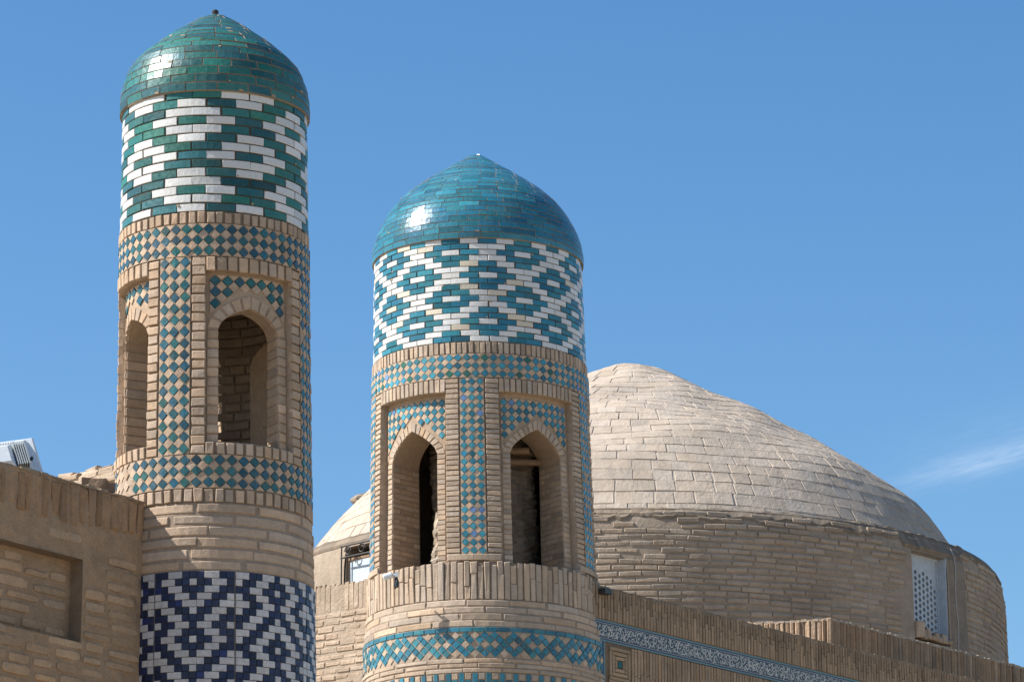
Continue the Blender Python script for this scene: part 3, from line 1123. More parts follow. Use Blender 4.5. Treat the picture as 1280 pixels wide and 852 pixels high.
for j in range(NZ):
    for i in range(NU):
        mb.face((ring[j][i], ring[j][(i + 1) % NU], ring[j + 1][(i + 1) % NU], ring[j + 1][i]), tint((0.33, 0.27, 0.21), 0.14, 0.03))
mb.face(ring[-1], (0.4, 0.33, 0.26))
mb.build('rubble', M_OLD, t2)
mb = MB()
for (a, z) in ((20, 14.33), (33, 14.20), (48, 14.36)):
    p0 = M2(a - 12, z, 0.74)
    p1 = M2(a + 22, z + 0.02, 0.98)
    mb.tube([p0, p1], 0.045, 8)
mb.build('beam', M_WOOD, lan2)

# ================================================================== great dome
MD = Tower(2.31, 76.0, 17.0, 0.0, -1.74)
RD = lerp_table([(12.0, 7.25), (15.137, 7.205), (16.6, 7.175), (16.9, 7.14), (17.05, 7.08), (17.15, 7.0), (17.25, 6.9)])
td = thing('domed_hall', 'great unglazed brick dome on a round brick drum behind the turquoise minaret', 'domed building', (2.31, 76.0, 0))
DOMEP = [(6.66, 16.85), (6.60, 17.0), (6.544, 17.10), (6.375, 17.40), (6.098, 17.83), (5.716, 18.325), (5.236, 18.775), (4.667, 19.19), (4.018, 19.60), (3.3, 20.02), (2.526, 20.45), (1.708, 20.91), (0.861, 21.37), (0.35, 21.555), (0.01, 21.605)]
PD = Profile(MD, DOMEP)
PD.und = lambda u, v: max(0.0, sin(pi * min(1, v / PD.L))) * (0.045 * sin(radians(u) * 4 + v * 1.9) + 0.025 * sin(radians(u) * 9 + 1.0 - v * 2.7))
mb = MB()
g0 = []
for i in range(61):
    g0.append([mb.vert(PD(360 * e / 160, PD.L * i / 60 * 0.999, -0.008)) for e in range(160)])
for i in range(60):
    for e in range(160):
        mb.face((g0[i][e], g0[i][(e + 1) % 160], g0[i + 1][(e + 1) % 160], g0[i + 1][e]), (0.46, 0.40, 0.33))
course = 0.295
rows = int(PD.L / course)
for r in range(rows):
    v0, v1 = PD.L * r / rows, PD.L * (r + 1) / rows
    rm = PD.rz((v0 + v1) / 2)[0].x
    n = max(5, int(2 * pi * rm / 0.36))
    st = 360 / n
    off = RND.random() * st
    k = max(0.02, rm) * pi / 180
    ph = [RND.uniform(0, 6.28) for _ in range(3)]
    sk = lambda u: 0.010 * sin(radians(u) * 5 + 0.2 * r) + 0.006 * sin(radians(u) * 13 + 2.1 * r)
    for t in range(n):
        a = off + t * st
        b = a + st
        a += RND.uniform(-.10, .10) * st
        lift = RND.uniform(0.0, 0.004)
        g = RND.choice((0.0, 0.001, 0.003, 0.008)) / k
        if rm < 0.5:
            rect(mb, PD, a + 0.6, b - 0.6, v0 + 0.004, min(v1 - 0.002, PD.L - 0.01), -0.015, 0.006, 0.006, tint((0.46, 0.385, 0.30), 0.06, 0.03), 4, 0, 0, 0, k=k)
            continue
        rect(mb, PD, a + g, b - g, v0 + RND.choice((0.001, 0.004, 0.008)), v1 - 0.001 + 0.005 * RND.random(), -0.03, 0.000 + lift, 0.006, tint((0.49, 0.41, 0.325), 0.045, 0.025), 3, 0, 0.008, 0.004, dh=(0.004, 0.0), k=k, skew=sk)
dome_o = mb.build('dome', M_DOME, td)

# drum: wall with two window recesses, eroded brick courses, crumbling top course
WIN = [(45.1, 53.6), (-46.8, -38.0)]
WZ = [(15.15, 16.80), (15.20, 16.94)]


def in_win(u, v, pad=0.0):
    u = (u + 180) % 360 - 180
    for (a, b), (c_, d_) in zip(WIN, WZ):
        if a - pad < u < b + pad and c_ - pad * 0.13 < v < d_ + pad * 0.13:
            return True
    return False


mb = MB()
SEG = 360
zs = [12.0, 15.15, 15.20, 16.60, 16.80, 16.94, 17.05, 17.18]
ub = sorted(set([round(-180 + i, 3) for i in range(SEG + 1)] + [45.1, 53.6, -46.8, -38.0]))
for a, b in zip(ub[:-1], ub[1:]):
    for z0, z1 in zip(zs[:-1], zs[1:]):
        if in_win((a + b) / 2, (z0 + z1) / 2):
            continue
        mb.quad(MD(a, z0, RD(z0) - 0.02), MD(b, z0, RD(z0) - 0.02), MD(b, z1, RD(z1) - 0.02), MD(a, z1, RD(z1) - 0.02), (0.345, 0.278, 0.212))
# ledge from the drum top up to the dome foot
NL = 240
r2 = random.Random(3)
edge = [(RD(17.20) + r2.uniform(-0.035, 0.02), 17.195 + r2.uniform(-0.035, 0.02)) for _ in range(NL)]
edge2 = [(RD(17.20) - 0.16 + r2.uniform(-0.05, 0.05), 17.20 + r2.uniform(-0.02, 0.015)) for _ in range(NL)]
for i in range(NL):
    j = (i + 1) % NL
    a, b = 360 * i / NL, 360 * (i + 1) / NL
    mb.quad(MD(a, 17.15, RD(17.1) - 0.03), MD(b, 17.15, RD(17.1) - 0.03), MD(b, edge[j][1], edge[j][0]), MD(a, edge[i][1], edge[i][0]), tint((0.22, 0.178, 0.135), 0.12, 0.03))
    mb.quad(MD(a, edge[i][1], edge[i][0]), MD(b, edge[j][1], edge[j][0]), MD(b, edge2[j][1], edge2[j][0]), MD(a, edge2[i][1], edge2[i][0]), (0.40, 0.335, 0.265))
    mb.quad(MD(a, edge2[i][1], edge2[i][0]), MD(b, edge2[j][1], edge2[j][0]), MD(b, 17.10, 6.40), MD(a, 17.10, 6.40), (0.40, 0.335, 0.265))
# window recess sides
for (a, b), (c_, d_) in zip(WIN, WZ):
    dp = 0.42
    col = (0.40, 0.34, 0.28)
    for (p, q) in (((a, c_), (a, d_)), ((a, d_), (b, d_)), ((b, d_), (b, c_)), ((b, c_), (a, c_))):
        mb.quad(MD(p[0], p[1], RD(p[1]) - 0.02), MD(q[0], q[1], RD(q[1]) - 0.02), MD(q[0], q[1], RD(q[1]) - dp), MD(p[0], p[1], RD(p[1]) - dp), col)
DR = random.Random(21)
dz = 0.111
nr = int((17.14 - 13.0) / dz)
for r in range(nr):
    z0 = 13.0 + r * dz
    R = RD(z0)
    k = R * pi / 180
    n = 112
    st = 360 / n
    off = DR.random() * st
    if z0 > 16.75:
        er = 0.45
    else:
        er = 0.03
    for t in range(n):
        a = off + t * st - 180
        b = a + st * DR.choice((0.93, 0.97, 0.985, 0.985))
        m_ = (a + b) / 2
        if in_win(m_, z0 + 0.05, 2.2) or DR.random() < er:
            continue
        mm = (m_ + 180) % 360 - 180
        if -62 < mm < -46 and z0 > 15.7:
            continue
        if 53.9 < mm < 58.2 and z0 > 14.2:        # smooth render beside the window
            continue
        patch = sin(radians(m_) * 9 + 2.0) + sin(z0 * 3.1 + radians(m_) * 4) + DR.uniform(-.6, .6)
        low = 0.016 if patch > 0.9 else 0.0          # where render still covers the courses
        rect(mb, MD, a + 0.004 / k, b, z0 + 0.012 + DR.uniform(-.006, .006), z0 + dz - 0.018 + DR.uniform(-.006, .006), R - 0.04, R + 0.000 - low * 0.7 + DR.uniform(-0.005, 0.006), 0.012,
             tint((0.375, 0.300, 0.228), 0.075, 0.03), 3, 0, 0.005, 0.005, k=k, skew=lambda u: 0.012 * sin(radians(u) * 17 + r))
drum_o = mb.build('drum', M_OLD, td)
# smooth render strip by the window
mb = MB()
rr = random.Random(9)
MS = MD
NU, NZ = 8, 30
g = []
for j in range(NZ + 1):
    z = 14.0 + (16.90 - 14.0) * j / NZ
    row = []
    for i in range(NU + 1):
        u = 53.9 + 4.9 * i / NU
        edge_ = 1 if i in (0, NU) or j in (0, NZ) else 0
        row.append(mb.vert(MD(u + (rr.uniform(-.35, .35) if i == NU else 0), z, RD(z) + (0.025 + rr.uniform(-.006, .006) if not edge_ else -0.03))))
    g.append(row)
for j in range(NZ):
    for i in range(NU):
        mb.face((g[j][i], g[j][i + 1], g[j + 1][i + 1], g[j + 1][i]), (0.25, 0.205, 0.16))
mb.build('render_patch', M_GREYPLASTER, drum_o)
# render band over the window and the top of the drum
mb = MB()
pts = []
N = 260
for i in range(N + 1):
    u = -100 + 210 * i / N
    zlo = 16.97 + 0.03 * sin(u * 0.31) + 0.03 * sin(u * 0.83 + 1) + rr.uniform(-.04, .04)
    if 43 < u < 59:
        zlo = 16.84 + rr.uniform(-.01, .01)
    if -56 < u < -36:
        zlo = 16.98 + rr.uniform(-.01, .01)
    pts.append((u, zlo))
for (u0_, a_), (u1_, b_) in zip(pts[:-1], pts[1:]):
    P = lambda u, z, h: mb.vert(MD(u, z, RD(z) + h))
    i0, i1, i2, i3 = P(u0_, a_, -0.01), P(u1_, b_, -0.01), P(u1_, b_ + 0.05, 0.018), P(u0_, a_ + 0.05, 0.018)
    i4, i5 = P(u1_, 17.17, 0.004), P(u0_, 17.17, 0.004)
    cc = tint((0.225, 0.18, 0.135), 0.10, 0.02)
    mb.face((i0, i1, i2, i3), cc)
    mb.face((i3, i2, i4, i5), cc)
mb.build('render_band', M_GREYPLASTER, drum_o)


def lattice_window(a, b, z0, z1, scrolls):
    """whitened plaster lattice deep in its recess, with a frame and a dark sheet standing in for the unlit room behind"""
    fr = MB()
    dp = 0.24 if not scrolls else 0.13
    Mw = lambda u, v, h: MD(u, v, RD(16) - dp + h)
    Mw.k = RD(16) * pi / 180
    t = 0.35
    col = (0.5, 0.5, 0.5)
    zfull = z1
    if scrolls:
        z1 -= 0.20
    for (x0, x1, y0, y1) in ((a, a + t, z0, z1), (b - t, b, z0, z1), (a + t, b - t, z1 - 0.05, z1), (a + t, b - t, z0, z0 + 0.05)):
        rect(fr, Mw, x0, x1, y0, y1, -0.04, 0.03, 0.006, col, 1)
    if not scrolls:
        # whitened jambs lining the recess
        for x, sg in ((b, -1),):
            MRv = lambda uu, vv, hh: MD(x + sg * hh / (7.2 * pi / 180), vv, RD(16) - uu)
            MRv.k = 1.0
            rect(fr, MRv, 0.045, dp, z0 + 0.003, z1 - 0.003, -0.002, 0.018, 0.004, col, 1)
    win = fr.build('window', M_GANCH if not scrolls else M_WOOD, td)
    la = MB()
    x0, x1, y0, y1 = a + t, b - t, z0 + 0.05, z1 - 0.05
    nc, nr_ = 8, 14
    du, dv = (x1 - x0) / nc, (y1 - y0) / nr_
    for i in range(nc):
        for j in range(nr_ * 2):
            cu_ = x0 + (i + 0.5) * du
            # staggered lozenges: half-row shift on odd columns
            cv_ = y0 + (j * 0.5 + 0.25) * dv
        for j in range(nr_):
            sh = 0.5 * dv if i % 2 else 0.0
            lo, hi = y0 + j * dv + sh, y0 + (j + 1) * dv + sh
            lo, hi = max(lo, y0), min(hi, y1)
            cx, cy = x0 + (i + 0.5) * du, y0 + (j + 0.5) * dv + sh
            xa, xb = x0 + i * du, x0 + (i + 1) * du
            rel = (cy - y0) / (y1 - y0)
            wid = abs((i + 0.5) / nc - 0.5) * 2
            holed = hi - lo > dv * 0.9 and rel < 0.86 - 0.20 * wid * wid and not scrolls
            if not holed:
                la.quad(Mw(xa, lo, 0), Mw(xb, lo, 0), Mw(xb, hi, 0), Mw(xa, hi, 0), col)
                continue
            m8 = 8
            inner = [(cx + 0.37 * du * sin(2 * pi * q / m8) * (1 if q % 2 == 0 else 0.85), cy + 0.43 * dv * cos(2 * pi * q / m8) * (1 if q % 2 == 0 else 0.8)) for q in range(m8)]
            outer = [(cx, hi), (xb, hi), (xb, cy), (xb, lo), (cx, lo), (xa, lo), (xa, cy), (xa, hi)]
            for q in range(m8):
                p = (q + 1) % m8
                la.quad(Mw(*inner[q], 0), Mw(*inner[p], 0), Mw(*outer[p], 0), Mw(*outer[q], 0), col)
                la.quad(Mw(*inner[q], -0.05), Mw(*inner[p], -0.05), Mw(*inner[p], 0), Mw(*inner[q], 0), col)
        if i % 2:
            la.quad(Mw(xa, y0, 0), Mw(xb, y0, 0), Mw(xb, y0 + 0.5 * dv, 0), Mw(xa, y0 + 0.5 * dv, 0), col)
    la.build('lattice', M_GANCH, win)
    bk = MB()
    bk.quad(Mw(a, z0, -0.10), Mw(b, z0, -0.10), Mw(b, z1, -0.10), Mw(a, z1, -0.10), (0.1, 0.12, 0.15))  # dark sheet painted as the unlit room behind the lattice
    bk.build('unlit_room_sheet', plain('unlit_room_dark', (0.06, 0.075, 0.09), 0.25), win)
    if scrolls:
        ir = MB()
        Mi = lambda u, v: MD(u, v, RD(16) + 0.03)
        z1 = zfull
        for zz in (z1 + 0.0, z1 - 0.21):
            ir.tube([Mi(a - 0.2 + (b - a + 0.4) * q / 10, zz) for q in range(11)], 0.016, 6)
        nS = 3
        for q in range(nS):
            cu_ = a + (q + 0.5) * (b - a) / nS
            sg = 1 if q % 2 else -1
            path = []
            for e in range(25):
                th = e / 24 * 2 * pi * 1.35
                rad = 0.095 * (1 - 0.6 * e / 24)
                path.append(Mi(cu_ + sg * rad * cos(th) / (RD(16) * pi / 180), z1 - 0.105 + rad * sin(th)))
            ir.tube(path, 0.013, 6)
        for x in (a, b):
            ir.tube([Mi(x, z0 - 0.02), Mi(x, z1 + 0.02)], 0.016, 6)
        ir.build('iron_scrollwork', M_METAL, win)
    return win


lattice_window(45.1, 53.6, 15.15, 16.80, False)
lattice_window(-46.8, -38.0, 15.20, 16.94, True)
# roof the drum stands on
mb = MB()
mb.quad((-14, 58, 12.05), (4.4, 58, 12.05), (22, 80, 12.05), (22, 100, 12.05), (0.36, 0.30, 0.235))
mb.quad((-14, 58, 12.05), (22, 100, 12.05), (-14, 100, 12.05), (-14.0, 80, 12.05), (0.36, 0.30, 0.235))
mb.build('roof', M_OLD, td)
# cable running down beside the window
mb = MB()
mb.tube([MD(55.2 + 0.2 * sin(q * 0.9), 17.02 - q * 0.17, RD(17.02 - q * 0.17) + 0.035) for q in range(18)], 0.009, 6)
tag(mb.build('cable', plain('pale_cable', (0.40, 0.37, 0.33), 0.6)), 'thin pale cable hanging down the drum just right of the lattice window', 'cable')


def lump(name, pts, seed, col, mat, parent=None):
    """rough stones: jittered round lumps grown into one mesh"""
    mb = MB()
    r = random.Random(seed)
    for (x, y, z, sx, sy, sz) in pts:
        nu, nv = 12, 8
        g = []
        for j in range(nv + 1):
            th = pi * j / nv
            g.append([mb.vert((x + sx * sin(th) * cos(2 * pi * i / nu) * r.uniform(.78, 1.12), y + sy * sin(th) * sin(2 * pi * i / nu) * r.uniform(.78, 1.12), z + sz * cos(th) * r.uniform(.85, 1.1))) for i in range(nu)])
        for j in range(nv):
            for i in range(nu):
                mb.face((g[j][i], g[j + 1][i], g[j + 1][(i + 1) % nu], g[j][(i + 1) % nu]), tint(col, 0.08, 0.03, r))
    return mb.build(name, mat, parent)


p = PD(-83.0, 0, 0)
def on_dome(u, z):
    lo, hi = 0.0, PD.L
    for _ in range(40):
        m = (lo + hi) / 2
        if PD.rz(m)[0].y < z:
            lo = m
        else:
            hi = m
    return Vector(PD(u, lo, 0.02))


P0 = on_dome(-84, 18.78)
P1 = on_dome(-80, 18.92)
tag(lump('loose_stone', [(P0.x, P0.y, P0.z + 0.04, 0.22, 0.2, 0.13), (P0.x + 0.26, P0.y, P0.z + 0.13, 0.26, 0.2, 0.12), (P1.x + 0.35, P1.y, P1.z + 0.10, 0.3, 0.2, 0.12)], 4, (0.27, 0.22, 0.17), M_OLD),
    'grey broken stones lying on the left shoulder of the great dome', 'stones')
q = MD(54.5, 15.30, RD(15.3) - 0.02)
mb = MB()
Mq = lambda u, v, h: MD(u, v, RD(15.3) + h)
Mq.k = RD(15.3) * pi / 180
for i, (u0_, u1_, zt_) in enumerate(((45.3, 46.8, 15.49), (46.8, 47.5, 15.45), (47.5, 48.5, 15.40), (48.5, 49.5, 15.37), (49.5, 50.3, 15.35), (50.3, 51.1, 15.36), (51.1, 52.3, 15.35), (52.3, 53.9, 15.27))):
    top = zt_ - (0.09 if i in (1, 3, 5) else 0)
    rect(mb, Mq, u0_, u1_, 15.2, top, -0.25, 0.04, 0.02, tint((0.42, 0.33, 0.25), 0.08, 0.03), 2, 0, 0.02, 0.02)
tag(mb.build('broken_parapet', M_OLD), 'broken clay coping fragment with slots standing at the foot of the lattice window', 'brick fragment')

# ================================================================== facade right of the wide minaret
fd = Vector((6.845 - 1.1817, 60.0213 - 53.2, 0)).normalized()
fn = Vector((fd.y, -fd.x, 0))
FP = Plane((1.1817, 53.2, 0), fd, fn)
tf = thing('facade_wall', 'shaded facade wall of upright bricks with blue floral tile band right of the broad minaret', 'wall', (1.1817, 53.2, 0))
LF = 13.0
U0 = -0.75
mb = MB()
mb.box((U0, 0, -0.6), (LF, 12.07, -0.02), SHADED_MORTAR, 0, lambda a, b, c: FP(a, b, c))
mb.box((U0, 12.07, -0.55), (LF, 12.50, -0.005), SHADED_MORTAR, 0, lambda a, b, c: FP(a, b, c))
body = mb.build('wall', M_WALL, tf)
FB = (0.385, 0.290, 0.205)
mb = MB()
pitch = 0.0665
n = int((LF - U0) / pitch)
r2 = random.Random(77)
for i in range(n):
    u = U0 + i * pitch
    mid = 12.30 + r2.uniform(-0.05, 0.05) + (0.06 if i % 2 else -0.04)
    w_ = pitch * r2.uniform(0.70, 0.84)
    gk = 0.70 + 0.22 * r2.random()
    top = 12.518 + r2.uniform(-0.012, 0.008)
    rect(mb, FP, u, u + w_, 12.078, mid - 0.004, -0.04, 0.012 + r2.uniform(-.006, .006), 0.005, tint(tuple(x * 0.98 for x in FB), 0.09, 0.012), 1, 0, 0.003, 0.004)
    rect(mb, FP, u, u + w_, mid + 0.003, top, -0.04, 0.012 + r2.uniform(-.006, .006), 0.006, tint(tuple(x * gk for x in FB), 0.08, 0.012), 1, 0, 0.003, 0.004)
mb.build('soldier_course', M_WALL, tf)
# coping: crumbly mortar on top
mb = MB()
N = 170
for i in range(N):
    u0_, u1_ = U0 + (LF - U0) * i / N, U0 + (LF - U0) * (i + 1) / N
    t_ = 12.522 + r2.uniform(-0.004, 0.014)
    mb.box((u0_, 12.47, -0.56), (u1_, t_, 0.004 + r2.uniform(-.006, .01)), tint((0.24, 0.20, 0.155), 0.1, 0.03), 0, lambda a, b, c: FP(a, b, c))
mb.build('coping', M_WALL, tf)

# painted tile band: white scrolls, turquoise leaves on blue, between turquoise and navy lines
WHT, TRQ, NVY, BLU = (0.50, 0.48, 0.43), (0.10, 0.18, 0.18), (0.014, 0.019, 0.060), (0.05, 0.08, 0.13)
mb = MB()
u_left = 0.055
z1b, z0b = 12.066, 11.775


def sheet(u0_, u1_, v0_, v1_, h, col, step=0.6):
    n_ = max(1, int((u1_ - u0_) / step))
    for i in range(n_):
        a_, b_ = u0_ + (u1_ - u0_) * i / n_, u0_ + (u1_ - u0_) * (i + 1) / n_
        mb.quad(FP(a_, v0_, h), FP(b_, v0_, h), FP(b_, v1_, h), FP(a_, v1_, h), tint(col, 0.05, 0.01))


mb.box((U0, z0b, -0.03), (LF, z1b, 0.0), BLU, 0, lambda a, b, c: FP(a, b, c))
for (v0_, v1_, col) in ((z1b - 0.022, z1b, TRQ), (z1b - 0.040, z1b - 0.024, NVY), (z1b - 0.046, z1b - 0.041, WHT), (z0b, z0b + 0.022, TRQ), (z0b + 0.024, z0b + 0.040, NVY), (z0b + 0.041, z0b + 0.046, WHT)):
    sheet(U0, LF, v0_, v1_, 0.004, col)
sheet(U0, LF, z0b + 0.047, z1b - 0.047, 0.004, (0.030, 0.040, 0.065), 0.31)


def ribbon(path, wd, h, col):
    for (a_, b_), (c_, d_), e in zip(path[:-1], path[1:], range(99)):
        t = e / max(1, len(path) - 2)
        w_ = wd * (1 - 0.55 * t)
        dx, dy = c_ - a_, d_ - b_
        L = sqrt(dx * dx + dy * dy) + 1e-9
        nx, ny = -dy / L * w_ / 2, dx / L * w_ / 2
        mb.quad(FP(a_ - nx, b_ - ny, h), FP(c_ - nx, d_ - ny, h), FP(c_ + nx, d_ + ny, h), FP(a_ + nx, b_ + ny, h), col)


def leaf(x, y, ang, L, wd, h, col):
    pts = []
    for q in range(7):
        t = q / 6
        pts.append((t * L, wd * sin(pi * t)))
    for q in range(5, 0, -1):
        t = q / 6
        pts.append((t * L, -wd * sin(pi * t)))
    P_ = [FP(x + a_ * cos(ang) - b_ * sin(ang), y + a_ * sin(ang) + b_ * cos(ang), h) for a_, b_ in pts]
    mb.face([mb.vert(p_) for p_ in P_], col)


rs = random.Random(31)
zm = (z0b + z1b) / 2
cell = 0.092
nc = int((LF - U0) / cell)
for i in range(nc):
    x = U0 + (i + 0.5) * cell
    sg = 1 if i % 2 else -1
    for (rad0, ox, oz, wd) in ((0.058, 0.0, 0.026 * sg, 0.019), (0.036, 0.040, -0.055 * sg, 0.015), (0.026, -0.030, -0.060 * sg, 0.012)):
        path = []
        ph0 = rs.uniform(0, 6.28)
        for e in range(11):
            th = e / 10 * 2 * pi * 1.15 + ph0
            rad = rad0 * (1 - 0.72 * e / 10)
            path.append((x + ox + rad * cos(th) * 0.85, max(z0b + 0.052, min(z1b - 0.052, zm + oz + sg * rad * sin(th)))))
        ribbon(path, wd, 0.0075 + wd * 0.05, tint(WHT, 0.08, 0.01))
    for e in range(6):
        an = rs.uniform(0, 6.28)
        leaf(x + rs.uniform(-.045, .045), zm + rs.uniform(-.075, .075), an, rs.uniform(0.020, 0.036), rs.uniform(0.007, 0.012), 0.0092 + 0.0003 * e, tint(WHT if rs.random() < 0.55 else TRQ, 0.12, 0.02))
mb.build('floral_tile_band', M_MAJOLICA, tf)
# border turning down beside the minaret, recessed brick field under the band with a nested square
mb = MB()
for (x0, x1, col) in ((-0.10, -0.004, WHT), (0.0, 0.020, NVY), (0.022, 0.038, WHT), (0.040, 0.085, NVY), (0.088, 0.115, TRQ)):
    rect(mb, FP, x0, x1, 8.0, z0b - 0.002, -0.03, 0.005, 0.001, col, 1)
mb.build('tile_border', M_MAJOLICA, tf)
mb = MB()
x0 = 0.20
cxn, czn = 0.44, 11.50
for q, half in enumerate((0.225, 0.165, 0.105)):
    t_ = 0.047
    for (a_, b_, c_, d_) in ((cxn - half, cxn + half, czn + half - t_, czn + half), (cxn - half, cxn + half, czn - half, czn - half + t_), (cxn - half, cxn - half + t_, czn - half + t_ + .006, czn + half - t_ - .006), (cxn + half - t_, cxn + half, czn - half + t_ + .006, czn + half - t_ - .006)):
        rect(mb, FP, a_, b_, c_, d_, -0.03, 0.010 + RND.uniform(-.003, .003), 0.004, tint(FB, 0.08, 0.03), 1)
rect(mb, FP, cxn - 0.04, cxn + 0.04, czn - 0.04, czn + 0.04, -0.03, 0.010, 0.004, (0.03, 0.17, 0.22), 1)
for z_ in (11.215, 11.15, 11.085, 11.02):
    rect(mb, FP, 0.20, 0.68, z_, z_ + 0.055, -0.03, 0.010, 0.004, tint(FB, 0.08, 0.03), 1)
mb.build('square_brick_motif', M_WALL, tf)
mb = MB()
i = 0
u = 0.70
while u < LF:
    mid = 11.40 + r2.uniform(-0.08, 0.08)
    rect(mb, FP, u, u + pitch * 0.78, mid, z0b - 0.012, -0.04, 0.008 + r2.uniform(-.005, .005), 0.005, tint(FB, 0.10, 0.04), 1, 0, 0.003, 0.003)
    rect(mb, FP, u, u + pitch * 0.78, 11.0, mid - 0.006, -0.04, 0.008 + r2.uniform(-.005, .005), 0.005, tint(FB, 0.10, 0.04), 1, 0, 0.003, 0.003)
    for zz in (10.5, 10.0, 9.5):
        rect(mb, FP, u, u + pitch * 0.78, zz + 0.004, zz + 0.494, -0.04, 0.008 + r2.uniform(-.005, .005), 0.005, tint(FB, 0.10, 0.03), 1, 0, 0.003, 0.003)
    u += pitch
mb.build('brick_field', M_WALL, tf)

# ================================================================== parapet block on the roof
pa = Vector((4.868, 60.0, 0))
pb = Vector((8.3146, 64.0955, 0))
pc = Vector((3.7239, 60.3168, 0))
rd = (pb - pa).normalized()
rn = Vector((rd.y, -rd.x, 0))
RP = Plane(pa, rd, rn)
tr = thing('roof_parapet', 'low reddish brick parapet with sunlit end on the roof between facade and drum', 'parapet', tuple(pa))
ld = (pc - pa).normalized()
ln = Vector((ld.y, -ld.x, 0))
if ln.y > 0:
    ln = -ln
RL = Plane(pa, ld, ln)
HT = 13.404
LR = 9.0
mb = MB()
LE = 3.2
def corner(a, d_):
    return (pa + rd * a + ld * d_)
def prism(z0, z1, col):
    A = [corner(0.004, 0.004), corner(LR, 0.004), corner(LR, LE), corner(0.004, LE)]
    lo = [mb.vert((p_.x, p_.y, z0)) for p_ in A]
    hi = [mb.vert((p_.x, p_.y, z1)) for p_ in A]
    for e in range(4):
        mb.face((lo[e], lo[(e + 1) % 4], hi[(e + 1) % 4], hi[e]), col)
    mb.face(hi, col)
prism(12.0, HT - 0.02, (0.32, 0.245, 0.18))
body = mb.build('parapet_body', M_WALL, tr)
mb = MB()
r3 = random.Random(8)
u = 0.0
while u < LR:
    w_ = 0.082 * r3.uniform(0.85, 1.15)
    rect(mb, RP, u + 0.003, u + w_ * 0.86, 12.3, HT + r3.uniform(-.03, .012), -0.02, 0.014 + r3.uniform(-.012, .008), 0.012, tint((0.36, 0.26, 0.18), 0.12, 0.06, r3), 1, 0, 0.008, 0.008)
    u += w_
u = 0.0
while u < LE:
    w_ = 0.082 * r3.uniform(0.85, 1.15)
    rect(mb, RL, u + 0.003, u + w_ * 0.78, 12.3, HT + r3.uniform(-.03, .01), -0.02, 0.020 + r3.uniform(-.012, .012), 0.012, tint((0.44, 0.33, 0.24), 0.10, 0.05, r3), 1, 0, 0.012, 0.012)  # end bricks paler than the long face: sunlight put into their colour
    u += w_
mb.build('upright_bricks', M_WALL, tr)
mb = MB()
for e in range(110):
    a_, b_ = LR * e / 110, LR * (e + 1) / 110
    mb.box((a_, HT - 0.03, -0.30), (b_, HT + 0.012 + r3.uniform(-.012, .012), 0.012 + r3.uniform(-.012, .012)), tint((0.40, 0.33, 0.26), 0.06, 0.03, r3), 0, lambda a, b, c: RP(a, b, c))
for e in range(36):
    a_, b_ = 0.02 + LE * e / 36, 0.02 + LE * (e + 1) / 36
    mb.box((a_, HT - 0.028, -0.30), (b_, HT + 0.010 + r3.uniform(-.012, .012), 0.012 + r3.uniform(-.012, .012)), tint((0.40, 0.33, 0.26), 0.06, 0.03, r3), 0, lambda a, b, c: RL(a, b, c))
mb.build('coping', M_OLD, tr)

# ================================================================== side wall behind, left of the wide minaret
sd = Vector((-0.813, 0.582, 0)).normalized()
sn = Vector((-0.582, -0.813, 0)).normalized()
SP = Plane((-2.0, 54.5, 0), sd, sn)
ts = thing('side_wall', 'sunlit brick side wall seen in the gap between the two minarets', 'wall', (-2.0, 54.5, 0))
mb = MB()
mb.box((-1.0, 0, -0.6), (7.0, 12.86, -0.004), (0.40, 0.32, 0.245), 0, lambda a, b, c: SP(a, b, c))
mb.build('wall', M_OLD, ts)
mb = MB()
u = -1.0
while u < 6.9:
    w_ = 0.083
    rect(mb, SP, u + 0.004, u + w_ * RND.uniform(0.84, 0.98), 12.50, 12.89 + RND.uniform(-.03, .01), -0.03, 0.002 + RND.uniform(-.005, .004), 0.006, tint((0.43, 0.335, 0.25), 0.08, 0.03), 1, 0, 0.006, 0.005)
    u += w_
mb.build('soldier_course', M_OLD, ts)
mb = MB()
z = 12.49 - 0.098
r4 = random.Random(14)
while z > 9.5:
    u = -1.0 - r4.random() * 0.25
    while u < 6.9:
        L_ = 0.27 * r4.uniform(0.8, 1.1)
        if r4.random() > 0.02:
            rect(mb, SP, u, u + L_ - 0.008, z + 0.010 + r4.uniform(-.008, .008), z + 0.082 + r4.uniform(-.008, .008), -0.03, 0.006 + r4.uniform(-.007, .006), 0.012, tint((0.43, 0.335, 0.25), 0.08, 0.03, r4), 1, 0, 0.006, 0.005)
        u += L_
    z -= 0.098
mb.build('brickwork', M_OLD, ts)

# ================================================================== near wall on the left
lw_d = Vector((-4.34819 + 3.2473, 33.06635 - 34.6, 0)).normalized()
lw_n = Vector((-lw_d.y, lw_d.x, 0))
if lw_n.y > 0:
    lw_n = -lw_n
LP = Plane((-3.222, 34.33, 0), lw_d, lw_n)
tl = thing('brick_wall', 'shaded brown brick wall with a square blind recess in front of the slender minaret', 'wall', (-3.222, 34.33, 0))
ZT = 9.391
RU0, RU1, RZ0, RZ1, RDP = 0.796, 2.25, 8.022, 8.744, 0.145
LL = 6.0
WC = (0.375, 0.272, 0.185)
mb = MB()
